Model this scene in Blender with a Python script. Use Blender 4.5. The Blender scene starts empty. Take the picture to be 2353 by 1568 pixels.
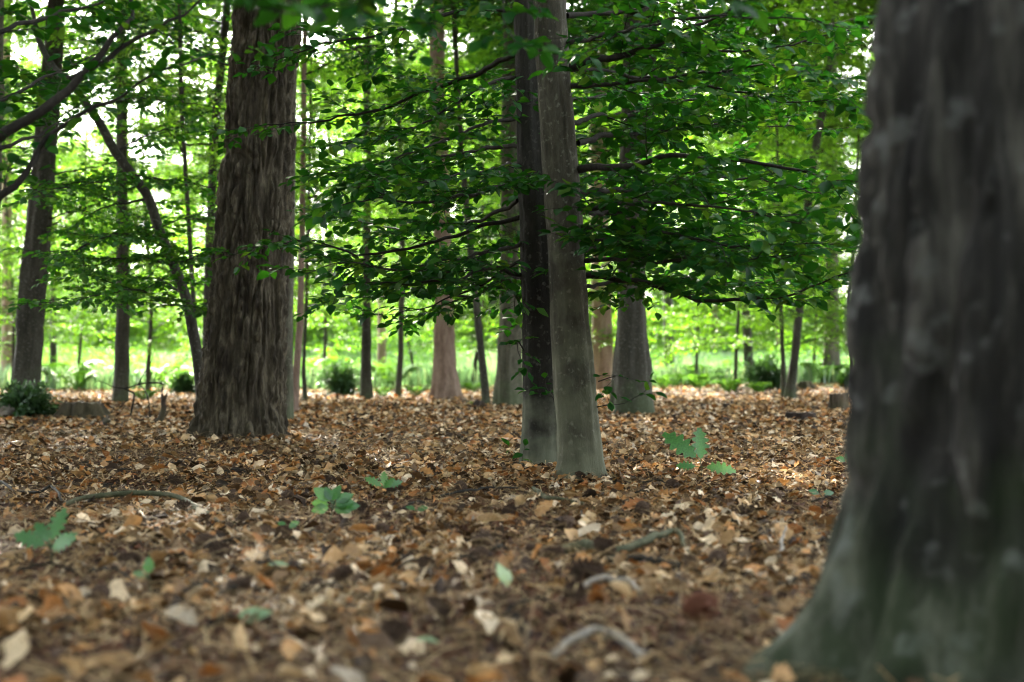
import bpy, math, random
import numpy as np
from mathutils import Vector, Matrix

# ------------------------------------------------------------------ camera, sky, sun, exposure
scene = bpy.context.scene
COL = scene.collection
F = 3268.0            # focal length in pixels of a 2353 px wide picture (50 mm on full frame)
CAM_H = 0.60
PITCH = math.atan(66 / F)
cam_d = bpy.data.cameras.new('camera')
cam = bpy.data.objects.new('camera', cam_d)
COL.objects.link(cam)
cam.location = (0, 0, CAM_H)
cam.rotation_euler = (math.pi / 2 + PITCH, 0, 0)
cam_d.lens = 50
cam_d.sensor_width = 36
cam_d.clip_start = 0.05
cam_d.clip_end = 2000
cam_d.dof.use_dof = True
cam_d.dof.focus_distance = 8.2
cam_d.dof.aperture_fstop = 2.1
scene.camera = cam

SUN_AZ, SUN_EL = math.radians(-17), math.radians(33)
world = bpy.data.worlds.new('World')
scene.world = world
world.use_nodes = True
wn = world.node_tree
bg = wn.nodes['Background']
sky = wn.nodes.new('ShaderNodeTexSky')
sky.sky_type = 'NISHITA'
sky.sun_disc = False
sky.sun_elevation = SUN_EL
sky.sun_rotation = SUN_AZ
sky.air_density = 1.0
sky.dust_density = 4.0
sky.ozone_density = 0.6
hs = wn.nodes.new('ShaderNodeHueSaturation')
hs.inputs['Saturation'].default_value = 0.28
wn.links.new(sky.outputs[0], hs.inputs['Color'])
wn.links.new(hs.outputs[0], bg.inputs['Color'])
bg.inputs['Strength'].default_value = 0.12

sun_d = bpy.data.lights.new('sun', 'SUN')
sun_d.energy = 4.5
sun_d.angle = math.radians(0.53)
sun_d.color = (1.0, 0.93, 0.80)
sun = bpy.data.objects.new('sun', sun_d)
COL.objects.link(sun)
S = Vector((math.cos(SUN_EL) * math.sin(SUN_AZ), math.cos(SUN_EL) * math.cos(SUN_AZ), math.sin(SUN_EL)))
sun.rotation_euler = S.to_track_quat('Z', 'Y').to_euler()
sun.location = (-8, 30, 25)

scene.view_settings.view_transform = 'Standard'
scene.view_settings.look = 'None'
scene.view_settings.gamma = 1
scene.view_settings.use_curve_mapping = False
scene.view_settings.exposure = 4.15
scene.render.engine = 'CYCLES'
cy = scene.cycles
cy.max_bounces = 8
cy.diffuse_bounces = 5
cy.glossy_bounces = 2
cy.transmission_bounces = 6
cy.transparent_max_bounces = 8
cy.volume_bounces = 1
cy.sample_clamp_indirect = 8
cy.use_denoising = True
cy.filter_width = 1.1
cy.caustics_reflective = False
cy.caustics_refractive = False

rng = np.random.default_rng(7)
R = random.Random(11)

# ------------------------------------------------------------------ numeric helpers
def hsh(ix, iy, iz, seed):
    with np.errstate(over='ignore'):
        h = (ix.astype(np.uint32) * np.uint32(374761393) + iy.astype(np.uint32) * np.uint32(668265263)
             + iz.astype(np.uint32) * np.uint32(2147483647) + np.uint32(seed * 974711 + 13))
        h = (h ^ (h >> np.uint32(13))) * np.uint32(1274126177)
        h = (h ^ (h >> np.uint32(16))) * np.uint32(2246822519)
        h = h ^ (h >> np.uint32(13))
    return h.astype(np.float64) / 4294967295.0

def vnoise(p, seed=0):
    p = np.asarray(p, float)
    i = np.floor(p).astype(np.int64)
    f = p - i
    u = f * f * (3 - 2 * f)
    r = 0
    for a in (0, 1):
        for b in (0, 1):
            for c in (0, 1):
                w = (u[..., 0] if a else 1 - u[..., 0]) * (u[..., 1] if b else 1 - u[..., 1]) * (u[..., 2] if c else 1 - u[..., 2])
                r = r + w * hsh(i[..., 0] + a, i[..., 1] + b, i[..., 2] + c, seed)
    return r * 2 - 1

def fbm(p, seed=0, o=3):
    r, a = 0, 1
    for k in range(o):
        r = r + a * vnoise(np.asarray(p) * 2 ** k, seed + k * 17)
        a *= .5
    return r

def worley(p, seed=0):
    i = np.floor(p).astype(np.int64)
    f1 = np.full(p.shape[:-1], 9.); f2 = f1.copy()
    for a in (-1, 0, 1):
        for b in (-1, 0, 1):
            for c in (-1, 0, 1):
                j = i + np.array([a, b, c])
                q = np.stack([j[..., k] + hsh(j[..., 0], j[..., 1], j[..., 2], seed + k * 31) for k in range(3)], -1)
                d = np.linalg.norm(q - p, axis=-1)
                f2 = np.minimum(f2, np.maximum(d, f1)); f1 = np.minimum(f1, d)
    return f1, f2

def sstep(a, b, x):
    t = np.clip((x - a) / (b - a), 0, 1)
    return t * t * (3 - 2 * t)

PROF_Y = [-60, 0, 12, 18.7, 21.5, 24, 28, 34, 40, 60, 100, 200, 900]
PROF_Z = [0, 0, 0, 0.0, 0.03, 0.0, 0.0, 0.06, 0.13, 0.23, 0.45, 1.0, 4.0]
MOUNDS = [(-5.7, 18.8, .9, .16), (-2.55, 11.9, 1.1, .06), (0.55, 7.5, .6, .03), (7.6, 36, 2.5, .12)]

def ground(x, y):
    x = np.asarray(x, float); y = np.asarray(y, float)
    z = np.interp(y, PROF_Y, PROF_Z)
    p = np.stack([x, y, np.zeros_like(x)], -1)
    z = z + .035 * vnoise(p * .45, 3) + .014 * vnoise(p * 1.7, 4) + .008 * vnoise(p * 5, 5)
    for mx, my, r, h in MOUNDS:
        z = z + h * np.exp(-((x - mx) ** 2 + (y - my) ** 2) / (r * r))
    return z

def G(x, y):
    return float(ground(np.array([x]), np.array([y]))[0])

def P(px, py, d):
    """point seen at picture position (px, py) at distance d along the view"""
    a, b = (px - 1176.5) / F, (784 - py) / F
    v = np.array([a, math.cos(PITCH) - b * math.sin(PITCH), math.sin(PITCH) + b * math.cos(PITCH)])
    return np.array([0, 0, CAM_H]) + v * (d / v[1])

# ------------------------------------------------------------------ mesh building
class MB:
    def __init__(s):
        s.v = []; s.f = {}; s.n = 0
    def add(s, verts, faces):
        faces = np.asarray(faces, np.int64)
        s.v.append(np.asarray(verts, float)); s.f.setdefault(faces.shape[1], []).append(faces + s.n); s.n += len(verts)
    def mesh(s, name, mat, smooth=True):
        me = bpy.data.meshes.new(name)
        v = np.concatenate(s.v)
        loops, tot = [], []
        for k, fs in s.f.items():
            a = np.concatenate(fs); loops.append(a.ravel()); tot.append(np.full(len(a), k))
        loops = np.concatenate(loops); tot = np.concatenate(tot)
        me.vertices.add(len(v)); me.vertices.foreach_set('co', v.astype(np.float32).ravel())
        me.loops.add(len(loops)); me.loops.foreach_set('vertex_index', loops.astype(np.int32))
        me.polygons.add(len(tot))
        me.polygons.foreach_set('loop_start', np.concatenate([[0], np.cumsum(tot)[:-1]]).astype(np.int32))
        me.polygons.foreach_set('loop_total', tot.astype(np.int32))
        me.polygons.foreach_set('use_smooth', np.full(len(tot), smooth))
        me.materials.append(mat)
        me.update(calc_edges=True)
        return me

def link(name, data, parent=None, loc=None, kind=None):
    o = bpy.data.objects.new(name, data)
    COL.objects.link(o)
    if parent: o.parent = parent
    if loc is not None: o.location = loc
    if kind: o['kind'] = kind
    return o

def tag(o, label, cat, group=None):
    o['label'] = label; o['category'] = cat
    if group: o['group'] = group
    return o

def thing(name, label, cat, loc, group=None):
    o = link(name, None, None, tuple(float(c) for c in loc))
    o.empty_display_size = .2
    return tag(o, label, cat, group)

def tube(mb, pts, rad, sides=6, cap=True):
    pts = np.asarray(pts, float); rad = np.asarray(rad, float)
    n = len(pts)
    t = np.gradient(pts, axis=0); t /= np.linalg.norm(t, axis=1)[:, None] + 1e-12
    ref = np.array([0, 0, 1.]) if abs(t[:, 2]).mean() < .8 else np.array([1., 0, 0])
    a = np.cross(t, ref); a /= np.linalg.norm(a, axis=1)[:, None] + 1e-12
    b = np.cross(t, a)
    th = np.arange(sides) * 2 * math.pi / sides
    v = pts[:, None] + rad[:, None, None] * (np.cos(th)[None, :, None] * a[:, None] + np.sin(th)[None, :, None] * b[:, None])
    i = np.arange(n - 1)[:, None] * sides; j = np.arange(sides)[None]; k = (j + 1) % sides
    f = np.stack([i + j, i + k, i + sides + k, i + sides + j], -1).reshape(-1, 4)
    mb.add(v.reshape(-1, 3), f)
    if cap:
        for r_, s_ in ((0, 1), (n - 1, -1)):
            c = np.vstack([v[r_], pts[r_:r_ + 1] ])
            mb.add(c, np.array([[q, (q + 1) % sides, sides][::s_] for q in range(sides)]))

def resample(pts, n):
    pts = np.asarray(pts, float)
    d = np.concatenate([[0], np.cumsum(np.linalg.norm(np.diff(pts, axis=0), axis=1))])
    t = np.linspace(0, d[-1], n)
    k = np.clip(np.searchsorted(d, t) - 1, 0, len(pts) - 2)
    # Catmull-Rom
    q = np.vstack([2 * pts[0] - pts[1], pts, 2 * pts[-1] - pts[-2]])
    u = ((t - d[k]) / (d[k + 1] - d[k]))[:, None]
    p0, p1, p2, p3 = q[k], q[k + 1], q[k + 2], q[k + 3]
    return .5 * (2 * p1 + (p2 - p0) * u + (2 * p0 - 5 * p1 + 4 * p2 - p3) * u ** 2 + (3 * p1 - p0 - 3 * p2 + p3) * u ** 3)

# leaf shapes: along +X, normal +Z, unit length
def leaf_shape(fold=.16, wave=.03, bend=.12, w=.62, seed=0):
    r = random.Random(seed)
    xs = [0, .16, .38, .62, .84, 1]
    hw = [0, .27, .48, .45, .23, 0]
    v, f = [], []
    for x, h in zip(xs, hw):
        z = -bend * x * x
        v.append((x, 0, z))
        if h:
            for s in (1, -1):
                v.append((x + r.uniform(-.03, .03), s * h * w * r.uniform(.9, 1.1), z + h * fold + r.uniform(-wave, wave)))
    def m(i): return 0 if i == 0 else (1 + (i - 1) * 3 if i < 5 else 13)
    def e(i, s): return m(i) + s
    for s in (1, 2):
        F_ = [(m(0), m(1), e(1, s)), (m(4), m(5), e(4, s))]
        for i in (1, 2, 3):
            F_ += [(m(i), m(i + 1), e(i + 1, s)), (m(i), e(i + 1, s), e(i, s))]
        f += [t if s == 2 else t[::-1] for t in F_]
    return np.array(v, float), np.array(f)

LEAF4 = (np.array([(0, 0, 0), (.5, 0, -.03), (1, 0, -.1), (.42, .31, .06), (.42, -.31, .06)]),
         np.array([(0, 1, 3), (1, 2, 3), (0, 4, 1), (1, 4, 2)]))
LEAF2 = (np.array([(0, 0, 0), (.45, .31, .04), (1, 0, -.06), (.45, -.31, .04)]), np.array([(0, 3, 2), (0, 2, 1)]))
GREEN_LEAVES = [leaf_shape(seed=k, fold=.10 + .05 * (k % 3), bend=.06 + .07 * (k % 4)) for k in range(6)]
DRY_LEAVES = []
def dry_shape(seed):
    r = random.Random(seed)
    v, f = leaf_shape(seed=seed, fold=r.uniform(-.2, .5), wave=.13, bend=r.uniform(-.35, .6), w=r.uniform(.38, .75))
    tw, roll = r.uniform(-.9, .9), r.uniform(-2.6, 2.6)
    for p in v:                                   # roll the blade up across the midrib, then twist it along
        if abs(roll) > .3: y = p[1]; p[1] = math.sin(roll * y) / roll; p[2] += (1 - math.cos(roll * y)) / roll
        a = tw * (p[0] - .5)
        p[1], p[2] = p[1] * math.cos(a) - p[2] * math.sin(a), p[1] * math.sin(a) + p[2] * math.cos(a)
    v[:, 0] -= .5
    return v, f
def dry_oak(seed):
    r = random.Random(seed); v, f = [], []
    bend, fold = r.uniform(-.5, .5), r.uniform(-.4, .7)
    for k in range(10):
        x = k / 9; w = .33 * math.sin(math.pi * min(.97, x * .9 + .07)) ** .8 * (1.15 if k % 2 else .6) * r.uniform(.8, 1.2) + .01
        z = -bend * x * x
        v += [(x - .5, w, z + fold * w + r.uniform(-.04, .04)), (x - .5, 0, z), (x - .5, -w, z + fold * w + r.uniform(-.04, .04))]
    for k in range(9):
        a, b = 3 * k, 3 * k + 3
        f += [(a, a + 1, b + 1), (a, b + 1, b), (a + 1, a + 2, b + 2), (a + 1, b + 2, b + 1)]
    return np.array(v, float), np.array(f)
DRY_LEAVES = [dry_shape(100 + k) for k in range(9)] + [dry_oak(5)] + [dry_shape(130 + k) for k in range(3)] + [dry_oak(k) for k in range(2)]
def dry4(seed):
    r = random.Random(seed)
    v, f = LEAF4[0].copy(), LEAF4[1]
    v[:, 2] += np.array([r.uniform(-.12, .22) for _ in v]); v[:, 0] -= .5
    return v, f
DRY4 = [dry4(k) for k in range(8)]

def frames(dirs, nors):
    x = dirs / (np.linalg.norm(dirs, axis=1)[:, None] + 1e-12)
    z = nors - (nors * x).sum(1)[:, None] * x
    z /= np.linalg.norm(z, axis=1)[:, None] + 1e-12
    return np.stack([x, np.cross(z, x), z], -1)      # columns x, y, z

def scatter(mb, shapes, pos, Rm, size):
    k = rng.integers(0, len(shapes), len(pos))
    for q, (v, f) in enumerate(shapes):
        s = np.nonzero(k == q)[0]
        if not len(s): continue
        vv = np.einsum('nij,kj->nki', Rm[s], v) * size[s][:, None, None] + pos[s][:, None]
        ff = f[None] + (np.arange(len(s)) * len(v))[:, None, None]
        mb.add(vv.reshape(-1, 3), ff.reshape(-1, f.shape[1]))

def rand_flat(n, tilt):
    """random frames lying roughly flat"""
    yaw = rng.uniform(0, 2 * math.pi, n)
    nz = np.stack([rng.normal(0, tilt, n), rng.normal(0, tilt, n), np.ones(n)], -1)
    return frames(np.stack([np.cos(yaw), np.sin(yaw), np.zeros(n)], -1) - 0 * nz, nz) if tilt < 1e-6 else frames2(yaw, nz)

def frames2(yaw, nz):
    z = nz / np.linalg.norm(nz, axis=1)[:, None]
    x = np.stack([np.cos(yaw), np.sin(yaw), np.zeros(len(yaw))], -1)
    x = x - (x * z).sum(1)[:, None] * z
    x /= np.linalg.norm(x, axis=1)[:, None]
    return np.stack([x, np.cross(z, x), z], -1)

# ------------------------------------------------------------------ materials
def mat(name):
    m = bpy.data.materials.new(name); m.use_nodes = True
    nt = m.node_tree; nt.nodes.clear()
    return m, nt
def N(nt, t, **kw):
    n = nt.nodes.new(t)
    for k, v in kw.items():
        if k in n.inputs: n.inputs[k].default_value = v
        else: setattr(n, k, v)
    return n
def ramp(nt, stops, interp='LINEAR'):
    r = nt.nodes.new('ShaderNodeValToRGB'); r.color_ramp.interpolation = interp
    e = r.color_ramp.elements
    while len(e) < len(stops): e.new(.5)
    for q, (p, c) in zip(e, stops):
        q.position = p; q.color = (*c, 1) if len(c) == 3 else c
    return r
def rnd(nt):
    g = N(nt, 'ShaderNodeNewGeometry'); o = N(nt, 'ShaderNodeObjectInfo')
    a = N(nt, 'ShaderNodeMath', operation='ADD'); f = N(nt, 'ShaderNodeMath', operation='FRACT')
    nt.links.new(g.outputs['Random Per Island'], a.inputs[0]); nt.links.new(o.outputs['Random'], a.inputs[1])
    nt.links.new(a.outputs[0], f.inputs[0])
    return f.outputs[0]

def leaf_mat(name, stops, tr=(1.3, 1.5, .35), mix=.5, gloss=.06, rough=.4, grain=0):
    m, nt = mat(name); L = nt.links.new
    c = ramp(nt, stops); L(rnd(nt), c.inputs[0])
    col = c.outputs[0]
    if grain:
        tc = N(nt, 'ShaderNodeTexCoord'); no = N(nt, 'ShaderNodeTexNoise', Scale=grain, Detail=4.)
        L(tc.outputs['Object'], no.inputs['Vector'])
        rr = ramp(nt, [(.3, (.55, .55, .55)), (.7, (1.25, 1.25, 1.25))]); L(no.outputs[0], rr.inputs[0])
        mx = N(nt, 'ShaderNodeMix', data_type='RGBA', blend_type='MULTIPLY'); mx.inputs[0].default_value = 1
        L(col, mx.inputs[6]); L(rr.outputs[0], mx.inputs[7]); col = mx.outputs[2]
    d = N(nt, 'ShaderNodeBsdfDiffuse'); L(col, d.inputs[0])
    mt = N(nt, 'ShaderNodeMix', data_type='RGBA', blend_type='MULTIPLY'); mt.inputs[0].default_value = 1
    L(col, mt.inputs[6]); mt.inputs[7].default_value = (*tr, 1)
    t = N(nt, 'ShaderNodeBsdfTranslucent'); L(mt.outputs[2], t.inputs[0])
    ms = N(nt, 'ShaderNodeMixShader'); ms.inputs[0].default_value = mix
    L(d.outputs[0], ms.inputs[1]); L(t.outputs[0], ms.inputs[2])
    gl = N(nt, 'ShaderNodeBsdfGlossy', Roughness=rough)
    m2 = N(nt, 'ShaderNodeMixShader'); m2.inputs[0].default_value = gloss
    L(ms.outputs[0], m2.inputs[1]); L(gl.outputs[0], m2.inputs[2])
    o = N(nt, 'ShaderNodeOutputMaterial'); L(m2.outputs[0], o.inputs[0])
    return m

def bark_mat(name, c1, c2, c3, scale=8., stretch=.25, moss_light=0., moss_light_z=1., moss_light_col=(.045, .075, .025), bump=.5, spots=None, fine=60., rough=.9):
    m, nt = mat(name); L = nt.links.new
    tc = N(nt, 'ShaderNodeTexCoord'); mp = N(nt, 'ShaderNodeMapping'); mp.inputs['Scale'].default_value = (1, 1, stretch)
    L(tc.outputs['Object'], mp.inputs[0])
    n1 = N(nt, 'ShaderNodeTexNoise', Scale=scale, Detail=6., Roughness=.65); L(mp.outputs[0], n1.inputs['Vector'])
    r1 = ramp(nt, [(.32, c1), (.5, c2), (.70, c3)]); L(n1.outputs[0], r1.inputs[0])
    n2 = N(nt, 'ShaderNodeTexNoise', Scale=fine, Detail=5., Roughness=.7); L(mp.outputs[0], n2.inputs['Vector'])
    r2 = ramp(nt, [(.3, (.6, .6, .6)), (.7, (1.3, 1.3, 1.3))]); L(n2.outputs[0], r2.inputs[0])
    mx = N(nt, 'ShaderNodeMix', data_type='RGBA', blend_type='MULTIPLY'); mx.inputs[0].default_value = 1
    L(r1.outputs[0], mx.inputs[6]); L(r2.outputs[0], mx.inputs[7]); col = mx.outputs[2]
    if spots:
        n4 = N(nt, 'ShaderNodeTexNoise', Scale=spots[1], Detail=3.); L(tc.outputs['Object'], n4.inputs['Vector'])
        r4 = ramp(nt, [(.58, (0, 0, 0)), (.72, (1, 1, 1))]); L(n4.outputs[0], r4.inputs[0])
        m4 = N(nt, 'ShaderNodeMix', data_type='RGBA'); L(r4.outputs[0], m4.inputs[0])
        L(col, m4.inputs[6]); m4.inputs[7].default_value = (*spots[0], 1); col = m4.outputs[2]
    if moss_light:  # moss growth; on the two middle beeches, light painted on the foot
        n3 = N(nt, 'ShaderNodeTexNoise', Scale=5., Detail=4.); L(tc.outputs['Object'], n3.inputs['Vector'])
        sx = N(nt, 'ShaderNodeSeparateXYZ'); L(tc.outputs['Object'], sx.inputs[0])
        mr = N(nt, 'ShaderNodeMapRange'); mr.inputs['From Min'].default_value = 0; mr.inputs['From Max'].default_value = moss_light_z
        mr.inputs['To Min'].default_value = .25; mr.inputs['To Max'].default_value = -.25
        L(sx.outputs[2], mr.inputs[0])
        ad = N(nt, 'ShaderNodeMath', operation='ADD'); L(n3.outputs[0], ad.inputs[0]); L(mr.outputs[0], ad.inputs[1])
        rm = ramp(nt, [(.42, (0, 0, 0)), (.68, (moss_light, moss_light, moss_light))]); L(ad.outputs[0], rm.inputs[0])
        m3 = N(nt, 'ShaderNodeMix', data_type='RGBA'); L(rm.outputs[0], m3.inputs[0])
        L(col, m3.inputs[6]); m3.inputs[7].default_value = (*moss_light_col, 1); col = m3.outputs[2]
    b = N(nt, 'ShaderNodeBsdfPrincipled', Roughness=rough); L(col, b.inputs['Base Color'])
    b.inputs['Specular IOR Level'].default_value = .2
    bp = N(nt, 'ShaderNodeBump', Strength=bump, Distance=.01)
    ad2 = N(nt, 'ShaderNodeMath', operation='ADD'); L(n1.outputs[0], ad2.inputs[0]); L(n2.outputs[0], ad2.inputs[1])
    L(ad2.outputs[0], bp.inputs['Height']); L(bp.outputs[0], b.inputs['Normal'])
    o = N(nt, 'ShaderNodeOutputMaterial'); L(b.outputs[0], o.inputs[0])
    return m

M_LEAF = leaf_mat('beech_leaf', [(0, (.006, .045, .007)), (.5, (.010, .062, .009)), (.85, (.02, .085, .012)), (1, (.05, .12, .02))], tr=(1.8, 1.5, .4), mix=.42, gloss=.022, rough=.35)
M_SUNNY = leaf_mat('sunny_beech_leaf', [(0, (.05, .12, .02)), (.5, (.07, .15, .025)), (1, (.10, .18, .03))], tr=(1.7, 1.9, .3), mix=.55, gloss=.03)  # lighter copy of the beech leaf, sunlight put into the colour
M_MID = leaf_mat('half_lit_beech_leaf', [(0, (.014, .07, .01)), (.6, (.03, .10, .016)), (1, (.07, .14, .025))], tr=(1.6, 1.8, .35), mix=.5, gloss=.03)  # in-between leaf copy, partial light put into the colour
M_SHRUB = leaf_mat('shrub_leaf', [(0, (.03, .07, .03)), (1, (.05, .11, .04))], mix=.25)
M_FERN = leaf_mat('fern_frond', [(0, (.05, .13, .03)), (1, (.09, .18, .035))], tr=(1.3, 1.4, .4), mix=.4, gloss=.01)
M_GRASS = leaf_mat('meadow_grass', [(0, (.06, .12, .055)), (.6, (.09, .16, .075)), (1, (.15, .19, .10))], tr=(1.1, 1.2, .8))
M_SEED = leaf_mat('seedling_leaf', [(0, (.03, .12, .035)), (.6, (.05, .16, .05)), (1, (.09, .21, .06))], grain=30)
M_PALE = leaf_mat('pale_green_leaf', [(0, (.16, .28, .16)), (1, (.24, .32, .16))], grain=30)
M_DRY = leaf_mat('dry_leaf', [(0, (.016, .010, .006)), (.22, (.05, .028, .014)), (.40, (.13, .077, .036)), (.54, (.27, .165, .072)), (.61, (.26, .10, .03)),
                              (.70, (.42, .21, .072)), (.80, (.52, .37, .20)), (.92, (.72, .60, .43)), (1, (.25, .215, .17))],
                 tr=(1, .8, .5), mix=.18, gloss=.02, rough=.5, grain=25)
M_CRUMB = leaf_mat('humus_crumb', [(0, (.018, .009, .006)), (.6, (.045, .02, .012)), (1, (.10, .042, .022))], tr=(1, 1, 1), mix=.02, gloss=.02)
M_STRAW = leaf_mat('pine_needle', [(0, (.10, .055, .025)), (.5, (.22, .14, .062)), (1, (.36, .27, .14))], tr=(1, .8, .6), mix=.1)
M_TWIG = bark_mat('twig_bark', (.010, .009, .007), (.018, .016, .012), (.034, .03, .024), 10, .4, bump=.3)
M_BEECH = bark_mat('beech_bark', (.042, .04, .026), (.075, .072, .05), (.12, .116, .085), 7, .3, moss_light=.4, moss_light_z=.8, bump=.7, spots=((.13, .13, .1), 34.), fine=45)
M_DARKBEECH = bark_mat('dark_beech_bark', (.020, .019, .013), (.036, .034, .025), (.062, .060, .045), 4, .3, moss_light=.35, moss_light_z=.7, bump=.4, spots=((.09, .09, .075), 34.), fine=45)
M_FRONTBEECH = bark_mat('lit_foot_beech_bark', (.022, .021, .014), (.044, .041, .028), (.08, .076, .054), 7, .3, moss_light=.85, moss_light_z=1.5, moss_light_col=(.105, .11, .072), bump=.8, spots=((.13, .13, .1), 34.), fine=45)  # pale foot and darker upper bark paint light and shade into the colour
M_BACKBEECH = bark_mat('shade_black_beech_bark', (.010, .009, .007), (.018, .017, .013), (.035, .033, .026), 4, .3, moss_light=.9, moss_light_z=.85, moss_light_col=(.105, .115, .08), bump=.5, spots=((.05, .05, .04), 34.), fine=45)  # shade painted as black bark above, light as the pale foot
M_PINE = bark_mat('pine_bark', (.014, .010, .007), (.042, .035, .022), (.125, .107, .072), 18, .2, bump=1., fine=50)
M_NEARPINE = bark_mat('near_pine_bark', (.004, .004, .004), (.020, .019, .017), (.10, .096, .082), 11, .16, moss_light=.28, moss_light_z=.7, bump=.9, spots=((.10, .105, .10), 12.), fine=40)
M_REDPINE = bark_mat('reddish_bark', (.11, .07, .05), (.18, .125, .095), (.26, .19, .15), 6, .2, bump=.7)
M_STUMP = bark_mat('stump_wood', (.025, .018, .013), (.055, .04, .027), (.10, .072, .042), 9, .25, moss_light=.15, moss_light_z=.5, bump=.8)
M_DARKWOOD = bark_mat('dark_rotten_wood', (.012, .009, .007), (.025, .018, .014), (.05, .035, .025), 9, .5, bump=.8)
M_MOSSYSTICK = bark_mat('mossy_stick', (.035, .04, .022), (.06, .065, .035), (.10, .095, .06), 14, 1, bump=.5)
M_PALEWOOD = bark_mat('pale_dead_wood', (.12, .105, .085), (.2, .18, .15), (.28, .255, .22), 9, 1, bump=.4)
M_RAWWOOD = bark_mat('split_wood', (.16, .07, .03), (.26, .12, .05), (.33, .19, .09), 12, .3, bump=.6)
M_CONE = bark_mat('cone_scale', (.03, .02, .016), (.07, .045, .03), (.15, .10, .07), 60, 1, bump=.4)
M_REDCONE = bark_mat('fresh_cone_scale', (.06, .022, .014), (.12, .045, .025), (.2, .09, .05), 60, 1, bump=.4)

def ground_mat():
    m, nt = mat('forest_floor'); L = nt.links.new
    tc = N(nt, 'ShaderNodeTexCoord')
    n1 = N(nt, 'ShaderNodeTexVoronoi', Scale=22.); L(tc.outputs['Object'], n1.inputs['Vector'])
    r1 = ramp(nt, [(0, (.02, .013, .009)), (.35, (.04, .025, .015)), (.6, (.08, .052, .03)), (.85, (.11, .075, .045)), (1, (.07, .038, .02))])
    sp = N(nt, 'ShaderNodeSeparateColor'); L(n1.outputs['Color'], sp.inputs[0]); L(sp.outputs[0], r1.inputs[0])
    # meadow beyond the wood's edge
    sx = N(nt, 'ShaderNodeSeparateXYZ'); L(tc.outputs['Object'], sx.inputs[0])
    n2 = N(nt, 'ShaderNodeTexNoise', Scale=.35, Detail=4.); L(tc.outputs['Object'], n2.inputs['Vector'])
    ml = N(nt, 'ShaderNodeMath', operation='MULTIPLY_ADD'); L(n2.outputs[0], ml.inputs[0]); ml.inputs[1].default_value = 10; L(sx.outputs[1], ml.inputs[2])
    mr = N(nt, 'ShaderNodeMapRange'); mr.inputs['From Min'].default_value = 40; mr.inputs['From Max'].default_value = 43; L(ml.outputs[0], mr.inputs[0])
    n3 = N(nt, 'ShaderNodeTexNoise', Scale=3., Detail=5.); L(tc.outputs['Object'], n3.inputs['Vector'])
    r3 = ramp(nt, [(.3, (.07, .12, .035)), (.7, (.13, .18, .06))]); L(n3.outputs[0], r3.inputs[0])
    mx = N(nt, 'ShaderNodeMix', data_type='RGBA'); L(mr.outputs[0], mx.inputs[0]); L(r1.outputs[0], mx.inputs[6]); L(r3.outputs[0], mx.inputs[7])
    b = N(nt, 'ShaderNodeBsdfPrincipled', Roughness=.95); L(mx.outputs[2], b.inputs['Base Color'])
    b.inputs['Specular IOR Level'].default_value = .1
    n4 = N(nt, 'ShaderNodeTexNoise', Scale=30., Detail=6.); L(tc.outputs['Object'], n4.inputs['Vector'])
    bp = N(nt, 'ShaderNodeBump', Strength=.8, Distance=.02); L(n4.outputs[0], bp.inputs['Height']); L(bp.outputs[0], b.inputs['Normal'])
    o = N(nt, 'ShaderNodeOutputMaterial'); L(b.outputs[0], o.inputs[0])
    return m

# ------------------------------------------------------------------ ground
def build_ground():
    u = np.linspace(-1, 1, 181); xs = 3.0 * np.sinh(u * 4.89)            # fine near the middle, out to +-200 m
    ys = np.concatenate([np.linspace(-40, 1, 24)[:-1], 1 + (np.exp(np.linspace(0, 1, 300) * 6) - 1) * (260 / (math.e ** 6 - 1))])
    X, Y = np.meshgrid(xs, ys)
    Z = ground(X, Y)
    ny, nx = X.shape
    i = np.arange(ny - 1)[:, None] * nx; j = np.arange(nx - 1)[None]
    f = np.stack([i + j, i + j + 1, i + nx + j + 1, i + nx + j], -1).reshape(-1, 4)
    mb = MB(); mb.add(np.stack([X, Y, Z], -1).reshape(-1, 3), f)
    return link('ground', mb.mesh('ground', ground_mat()), kind='structure')
build_ground()

# ------------------------------------------------------------------ trunks
def trunk_mesh(name, rows, m, na, nz, loc, disp=None, flare=None, top=None):
    """rows: (x, y, z, r) bottom to top in world space"""
    rows = np.array(rows, float)
    z = rows[:, 2]
    zz = np.linspace(0, 1, nz) ** 1.15 * (z[-1] - z[0]) + z[0]
    cx, cy_, rr = (np.interp(zz, z, rows[:, k]) for k in (0, 1, 3))
    ker = np.ones(max(3, nz // 25)); ker /= ker.sum(); h = len(ker) // 2
    sm = lambda a: np.convolve(np.pad(a, h, mode='edge'), ker, 'valid')[:nz] if nz > 30 else a
    cx, cy_, rr = sm(cx), sm(cy_), sm(rr)
    th = np.arange(na) * 2 * math.pi / na
    T, Zg = np.meshgrid(th, zz)
    Rg = np.repeat(rr[:, None], na, 1)
    hgt = Zg - z[0] - .11
    if flare is not None: Rg = Rg * (1 + flare(T, hgt))
    if disp is not None: Rg = Rg + disp(T, Zg, Rg)
    V = np.stack([cx[:, None] + Rg * np.cos(T), cy_[:, None] + Rg * np.sin(T), Zg], -1) - np.array(loc)
    i = np.arange(nz - 1)[:, None] * na; j = np.arange(na)[None]; k = (j + 1) % na
    f = np.stack([i + j, i + k, i + na + k, i + na + j], -1).reshape(-1, 4)
    mb = MB(); mb.add(V.reshape(-1, 3), f)
    return mb.mesh(name, m)

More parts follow.
